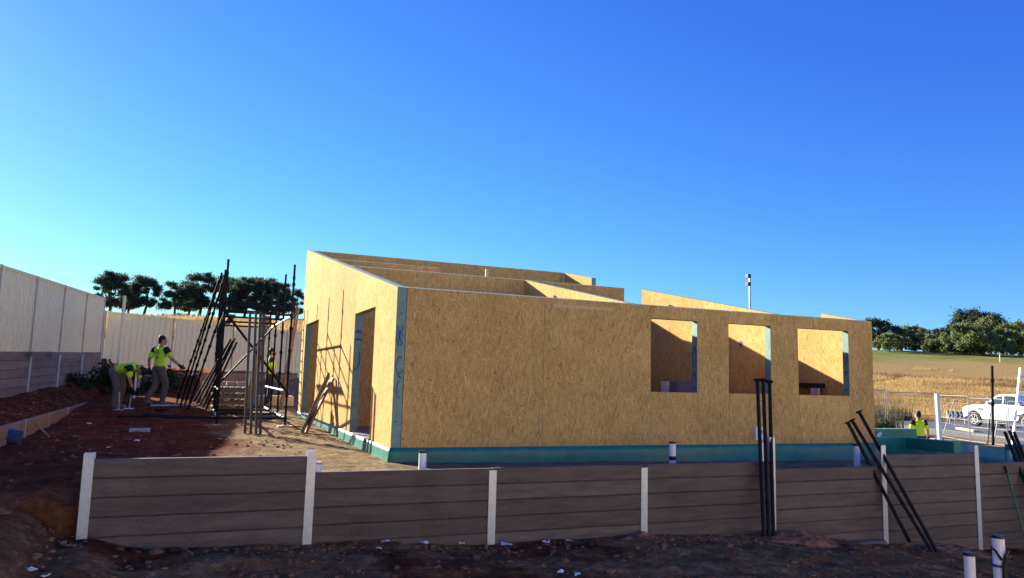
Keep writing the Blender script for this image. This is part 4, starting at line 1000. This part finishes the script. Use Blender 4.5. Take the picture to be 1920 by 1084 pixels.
# worker far right
st2 = dict(stand); st2.update(Rel=(.30, .02, 1.16), Rwr=(.36, .10, .92), Lel=(-.28, .03, 1.16), Lwr=(-.26, .14, .96))
p = at_d(1722, 770, 24); pz = height(p.x, p.y); person('worker in yellow shirt seen from behind near the wire fence at right', (p.x, p.y, p.z-1.79), yawto(FH-RH*.1), st2, DKPANT, I3, RZ(15), text=False)

finish_people()
# ------------------------------------------------------------------ trees
def crown_mesh(name, clumps, leaf, per, mat, seed, flat=1.0):
    rnd = random.Random(seed); vs = []; fs = []
    for c, r in clumps:
        for _ in range(int(per*r*r)):
            d = V((rnd.gauss(0, 1), rnd.gauss(0, 1), rnd.gauss(0, 1)))
            d = d*(.52*r); d.z *= flat
            p = V(c)+d; s = leaf*rnd.uniform(.6, 1.4)
            q = Quaternion((rnd.gauss(0, 1), rnd.gauss(0, 1), rnd.gauss(0, 1), rnd.gauss(0, 1))).normalized()
            a = q @ V((s, 0, 0)); b = q @ V((0, s*.55, 0)); k = len(vs)
            vs += [p-a, p+b*.9-a*.1, p+a, p-b]; fs.append((k, k+1, k+2, k+3))
    me = bpy.data.meshes.new(name); me.from_pydata(vs, [], fs); me.materials.append(mat); return me
def tree(label, base, H, Rr, kind, seed, group, mat=None):
    rnd = random.Random(seed); t = thing('tree', label, 'tree', base, group)
    if kind == 'pine':      # dark layered crown, bare lower stem
        cl = []
        for k in range(34):
            u = rnd.random(); z = H*(.15+.75*u); w_ = Rr*(math.sin(math.pi*(.2+.66*u))**.7)
            a = rnd.random()*6.28; rr = w_*(rnd.random()**.5)
            cl.append(((rr*math.cos(a), rr*math.sin(a), z), H*rnd.uniform(.06, .14)))
        cm = crown_mesh('crown', cl, .22, 330, mat or LEAFD, seed, .6)
    else:
        cl = []
        for k in range(40):
            a = rnd.random()*6.28; u = rnd.random(); z = H*(.16+.74*u); w_ = Rr*math.sin(math.pi*min(.97, .25+.72*u))**.6
            rr = w_*(rnd.random()**.45)*.9; cl.append(((rr*math.cos(a), rr*math.sin(a), z), H*rnd.uniform(.08, .14)))
        cm = crown_mesh('crown', cl, .30, 260, mat or LEAFG, seed, .85)
    link('crown', cm, t)
    m = MB(); tr = H*.028; ln = V((rnd.uniform(-.06, .06)*H, rnd.uniform(-.04, .04)*H, H*.42)); m.path([V((0, 0, -.4)), ln*.5+V((.02*H, 0, 0)), ln, V((ln.x*1.2, ln.y, H*.68))], [tr*1.3, tr, tr*.75, tr*.35], 7)
    for k in range(9):
        c, r = cl[k % len(cl)]; s = ln*rnd.uniform(.55, 1.0); mid = s.lerp(V(c), .5)+V((0, 0, -.03*H)); m.path([s, mid, V(c)], [tr*.55, tr*.35, tr*.12], 5)
    m.build('trunk', BARK, t, smooth=True); return t
G1 = 'dark trees on the hill behind the back fence'
LT = [(204, 606, 196, 84, 4.7, 'leftmost dark tree above the cream fence corner', 0), (238, 608, 203, 62, 3.0, 'narrow dark tree behind the tall cream post', 0), (268, 608, 198, 74, 4.3, 'dark bushy tree right of the tall cream post', 0), (326, 608, 196, 66, 3.9, 'dark low-branching tree left of the tallest dark tree', 0),
      (372, 608, 199, 88, 3.9, 'tallest dark tree with a high rounded top, left of scaffold', 0), (352, 610, 208, 66, 3.4, 'dark tree squeezed between low-branching and tallest trees', 0), (424, 612, 196, 82, 4.6, 'dark tree directly behind the leaning scaffold poles', 0), (456, 614, 190, 80, 4.6, 'dark tree seen through the upper scaffold bars', 0), (488, 618, 196, 76, 4.8, 'dark tree seen through the middle of the scaffold', 0), (520, 622, 192, 68, 4.6, 'dark tree between the two right scaffold standards', 0), (548, 626, 198, 56, 4.0, 'dark low tree just left of the house wall', 0)]
for i, (px, py, d, hpx, r, lb, _) in enumerate(LT):
    p = at_d(px, py, d); H_ = hpx*d/FPX; tree(lb, (p.x, p.y, height(p.x, p.y)), H_+max(0, p.z-height(p.x, p.y)), r, 'pine', 100+i, G1)
G2 = 'green trees beyond the dry paddock'
RTs = [(1648, 668, 205, 74, 6.5, 'tall dark tree just beside the right end of the house', LEAFD), (1668, 670, 190, 46, 5.5, 'light green round tree near the house end', None), (1692, 670, 210, 55, 6, 'green tree behind the light green round one', None),
       (1716, 672, 212, 62, 6.5, 'grey green domed tree left of centre in the right tree line', None), (1738, 672, 205, 50, 5, 'green tree in the dip of the right tree line', None), (1752, 674, 192, 38, 4.5, 'small bright tree before the brick wall, left one', None), (1776, 674, 190, 42, 5, 'small bright tree before the brick wall, right one', None),
       (1762, 672, 220, 58, 6, 'dark tree in the gap right of the domed one', LEAFD), (1790, 674, 216, 66, 6, 'dark high tree behind the big spreading tree left side', LEAFD), (1818, 676, 186, 74, 7.5, 'bright left half of the big spreading tree group', None), (1845, 676, 188, 80, 8.5, 'big spreading tree with dark trunk in front of the right tree line', None),
       (1822, 676, 225, 100, 6.5, 'tallest dark rounded tree behind the big spreading tree', LEAFD), (1858, 676, 222, 94, 6, 'second dark rounded top behind the big spreading tree right side', LEAFD), (1888, 676, 200, 70, 6, 'pale green tree right of the big spreading tree', None), (1915, 676, 198, 74, 6.5, 'green tree at the right edge of the picture', None), (1940, 676, 205, 78, 6.5, 'green tree cut off by the right picture edge', None), (1912, 678, 184, 26, 3.2, 'small yellow autumn tree at the right edge', LEAFY), (1690, 674, 196, 26, 4, 'low dark bush under the tree line near the house', LEAFW), (1735, 676, 194, 22, 4, 'low bush at the foot of the domed tree', LEAFW), (1880, 676, 194, 30, 4, 'low dark bush right of the big trunk', LEAFW)]
for i, (px, py, d, hpx, r, lb, mt) in enumerate(RTs):
    p = at_d(px, py, d); z = height(p.x, p.y); top = at_d(px, py-hpx, d).z; tree(lb, (p.x, p.y, z), max(2.5, top-z), r, 'gum', 300+i, G2, mt)
a, b = at_d(1742, 672, 208), at_d(1800, 674, 208); za = min(height(a.x, a.y), height(b.x, b.y))
m = MB(); m.bar(V((a.x, a.y, za+.9)), V((b.x, b.y, za+.9)), .4, 2.4); tag(m.build('brick_wall', BRICKM), 'low red brick wall between trees beyond the paddock', 'wall')
p = at_d(1876, 692, 150); m = MB(); z = height(p.x, p.y); m.box((p.x-.09, p.y-.09, z-.3), (p.x+.09, p.y+.09, z+1.6)); tag(m.build('marker_post', PINE), 'small pale post standing on the green slope', 'post')
# shrubs along the side boundary
def shrub(label, base, H, Rr, mat, seed, n=9):
    rnd = random.Random(seed); t = thing('shrub', label, 'shrub', base)
    cl = [((rnd.uniform(-1, 1)*Rr, rnd.uniform(-1, 1)*Rr*.6, H*rnd.uniform(.2, .75)), H*rnd.uniform(.22, .36)) for _ in range(n)]
    link('foliage', crown_mesh('foliage', cl, .07, 1500, mat, seed, .8), t)
    m = MB()
    for k in range(5): m.path([V((0, 0, -.05)), V(cl[k][0])*.5, V(cl[k][0])], [.02, .014, .006], 5)
    m.build('stem', BARK, t)
for i, (x, y, h_, r_, lb) in enumerate(((-5.7, 14.3, .85, .7, 'dark shrub at the foot of the grey sleeper wall'), (-5.1, 16.2, .95, .8, 'dark shrub in the corner under the back fence'), (-4.0, 17.2, .9, .8, 'dark shrub behind the walking worker'), (-5.9, 12.9, .5, .4, 'small dark shrub nearest the camera on the garden bed'))):
    shrub(lb, (x, y, gz(x, y)), h_, r_, LEAFW, 40+i)
p = at_d(1652, 800, 30); shrub('low green bush by the wire fence beside the house end', (p.x, p.y, height(p.x, p.y)), 1.1, 1.0, LEAFW, 60)
for i, (x, y, z) in enumerate(((xf(10.9)+.05, 10.9, 1.36), (xf(9.3)+.05, 9.3, 1.36))):
    rnd = random.Random(i); m = MB()
    for k in range(50):
        b = V((x+rnd.uniform(-.02, .06), y+rnd.uniform(-.35, .35), z+rnd.uniform(-.05, .06))); e = b+V((rnd.uniform(.02, .2), rnd.uniform(-.2, .2), rnd.uniform(-.18, .12))); s = V((0, .012, 0)); m.poly([b-s, b+s, e], [(0, 1, 2)])
    tag(m.build('weed_tuft', LEAFW), ('far green weed tuft growing over the grey sleeper wall', 'near green weed tuft growing over the grey sleeper wall')[i], 'weed')

# ------------------------------------------------------------------ grass
def grass(name, label, n, samp, hgt, wid, mat, seed, kind='stuff'):
    rnd = random.Random(seed); vs = []; fs = []
    for _ in range(n):
        r = samp(rnd)
        if r is None: continue
        x, y = r; z = height(x, y)-.05; h_ = hgt*rnd.uniform(.5, 1.3)
        for _k in range(4):
            a = rnd.random()*6.28; ox, oy = rnd.uniform(-.25, .25)*hgt, rnd.uniform(-.25, .25)*hgt; lx, ly = rnd.gauss(0, .22)*h_, rnd.gauss(0, .22)*h_
            k = len(vs); dx, dy = math.cos(a)*wid/2, math.sin(a)*wid/2
            vs += [(x+ox-dx, y+oy-dy, z), (x+ox+dx, y+oy+dy, z), (x+ox+lx, y+oy+ly, z+h_*rnd.uniform(.7, 1.1))]; fs.append((k, k+1, k+2))
    me = bpy.data.meshes.new(name); me.from_pydata(vs, [], fs); me.materials.append(mat); o = link(name, me); tag(o, label, kind=kind); return o
def polar(d0, d1, t0, t1):
    def f(r):
        d = d0*(d1/d0)**r.random(); q = r.uniform(t0, t1)*d; p = V((CAM.x, CAM.y))+NF*d+NL*q
        if noise.noise(V((p.x*.07, p.y*.07, 5)))*.5+.5 < (d-d0)/(d1-d0)*1.05-.12: p = V((CAM.x, CAM.y))+NF*(d0+(d-d0)*.35)+NL*(q*(d0+(d-d0)*.35)/d)
        return p.x, p.y
    return f
def noroad(f):
    def g(r):
        x, y = f(r)
        return None if (29.5 < x < 46 and -15 < y < 23.5) else (x, y)
    return g
grass('dry_grass', 'tall golden dry grass covering the paddock behind the wire fence', 42000, noroad(polar(50, 150, .44, .78)), .45, .07, STRAW, 1)
grass('roadside_weeds', 'brown roadside weeds and dry stalks behind the wire fence', 9000, noroad(polar(37, 56, .46, .75)), 1.3, .07, WEED, 2)
grass('hill_grass', 'pale dry grass on the hill above the back fence', 9000, polar(60, 205, -.60, -.27), .8, .16, STRAW, 3)
# ------------------------------------------------------------------ clods and stones
_b = bmesh.new(); bmesh.ops.create_icosphere(_b, subdivisions=1, radius=1); _b.verts.ensure_lookup_table()
ICV = [v_.co.copy() for v_ in _b.verts]; ICF = [[v_.index for v_ in f.verts] for f in _b.faces]; _b.free()
rnd = random.Random(11); cvs = []; cfs = []
for i in range(11000):
    r = rnd.random()
    if r < .62: x, y = rnd.uniform(-6.5, 9), rnd.uniform(-9, -2.15)
    elif r < .74: x, y = rnd.uniform(-4.6, 9.5), -2.12-abs(rnd.gauss(0, .22))
    elif r < .9: x, y = rnd.uniform(-5.2, -1), rnd.uniform(-4, 12)
    else: x, y = rnd.uniform(-6.3, -5.4), rnd.uniform(0, 15)
    if x > -3.7 and -2.1 < y < -1.9: continue
    s = .006+.034*rnd.random()**4.2
    if y < -2.1 and rnd.random() < .03: s *= 1.7
    c = V((x, y, gz(x, y)*1.0+s*.1)); k = len(cvs); sx_, sy_, sz_ = rnd.uniform(.7, 1.5)*s, rnd.uniform(.7, 1.4)*s, rnd.uniform(.45, .8)*s; a = rnd.random()*6.28
    for q in ICV:
        e = rnd.uniform(.7, 1.25); X, Y = q.x*sx_*e, q.y*sy_*e
        cvs.append((c.x+X*math.cos(a)-Y*math.sin(a), c.y+X*math.sin(a)+Y*math.cos(a), c.z+q.z*sz_*e))
    cfs += [[k+n_ for n_ in f] for f in ICF]
me = bpy.data.meshes.new('dirt_clods'); me.from_pydata(cvs, [], cfs); me.materials.append(CLOD); me.update()
tag(link('dirt_clods', me), 'loose clods and stones scattered over the dark soil', kind='stuff')
# heaps of soil against the wall base
HEAPM = plain('heap_soil', (.17, .075, .032), .97, var=.5, scale=7, bump=1.0, bscale=18, col2=(.30, .15, .075), spec=.03)
def heap(label, x, y, rx, ry, h_, seed):
    vs = []; fs = []; n = 26; mrow = 12
    for j in range(mrow+1):
        for i in range(n):
            a = 6.2832*i/n; u = j/mrow; px_, py_ = x+rx*u*math.cos(a), y+ry*u*math.sin(a)
            if py_ > YW-.005: py_ = YW-.005
            z = low_h(px_)-.05 + h_*(1-u*u)**1.2*(1+.5*noise.noise(V((px_*4, py_*4, seed)))) + .06*noise.noise(V((px_*9, py_*9, seed)))
            vs.append((px_, py_, z))
    for j in range(mrow):
        for i in range(n): fs.append((j*n+i, j*n+(i+1) % n, (j+1)*n+(i+1) % n, (j+1)*n+i))
    me = bpy.data.meshes.new('soil_heap'); me.from_pydata(vs, [], fs); me.materials.append(HEAPM); o = link('soil_heap', me); tag(o, label, 'soil heap')
    s = o.modifiers.new('sub', 'SUBSURF'); s.levels = s.render_levels = 1
heap('dark soil heap around the feet of the three upright poles', 5.5, -2.35, 1.0, .5, .15, 3)
heap('dark soil heap where the slanted black poles stand', 8.6, -2.5, .9, .5, .13, 8)
heap('small soil heap at the foot of the fourth wall post', 2.9, -2.25, .45, .25, .09, 9)
m = MB(); p = V((7.2, -2.16, low_h(7.2)-.02)); m.box((p.x-.34, p.y-.06, p.z-.1), (p.x+.26, p.y+.1, p.z+.07)); o = m.build('concrete_footing', plain('dirty_concrete', (.16, .13, .11), .9, var=.3)); bevel(o, .05, 2); tag(o, 'rough concrete footing at the wall base left of the slanted poles', 'footing')
# scraps of white litter
LIT = [(723, 1018, 'white scrap farthest left at the wall base'), (757, 1017, 'white scrap second from left at the wall base'), (795, 1020, 'small white scrap midway between two wall posts'), (866, 1021, 'white scrap just left of the third wall post'), (949, 1023, 'wide white paper scrap right of the third wall post'), (1024, 1019, 'small white scrap farther right along the wall base'), (1066, 1017, 'white scrap halfway to the fourth wall post'), (711, 1030, 'tiny white scrap in front of the leftmost ones'), (1050, 1077, 'white paper scrap at the bottom edge, left one'), (1082, 1081, 'white paper scrap at the bottom edge, right one'), (1640, 1014, 'white scrap by the concrete footing'), (130, 968, 'pale yellow scrap on the dirt left of the end post'), (60, 1059, 'white scrap on the track at bottom left'), (85, 1082, 'white scrap at the bottom left edge'),
       (202, 842, 'oval white scrap on red soil behind the end post'), (256, 832, 'small white scrap on red soil below the paving slab'), (412, 826, 'small white scrap on red soil right of the left timber pad'), (167, 788, 'white scrap beside the garden edge wall'), (283, 750, 'white scrap near the thin white stake')]
for i, (px, py, lb) in enumerate(LIT):
    z = -.95 if py > 950 else -.12
    for _ in range(4): q = at_z(px, py, z); z = gz(q.x, q.y)
    rnd = random.Random(i); s = .075 if 'wide' in lb else rnd.uniform(.025, .045); m = MB(); n = 7
    top = [(q.x+s*1.3*rnd.uniform(.6, 1.2)*math.cos(6.28*k/n), q.y+s*rnd.uniform(.6, 1.2)*math.sin(6.28*k/n), z+.012+rnd.uniform(0, .03)) for k in range(n)]
    m.poly(top+[(a, b, c-.006) for a, b, c in top], [tuple(range(n)), tuple(range(2*n-1, n-1, -1))]+[(k, (k+1) % n, n+(k+1) % n, n+k) for k in range(n)])
    tag(m.build('litter_scrap', WHITE), lb, 'litter', 'scraps of white litter on the soil')
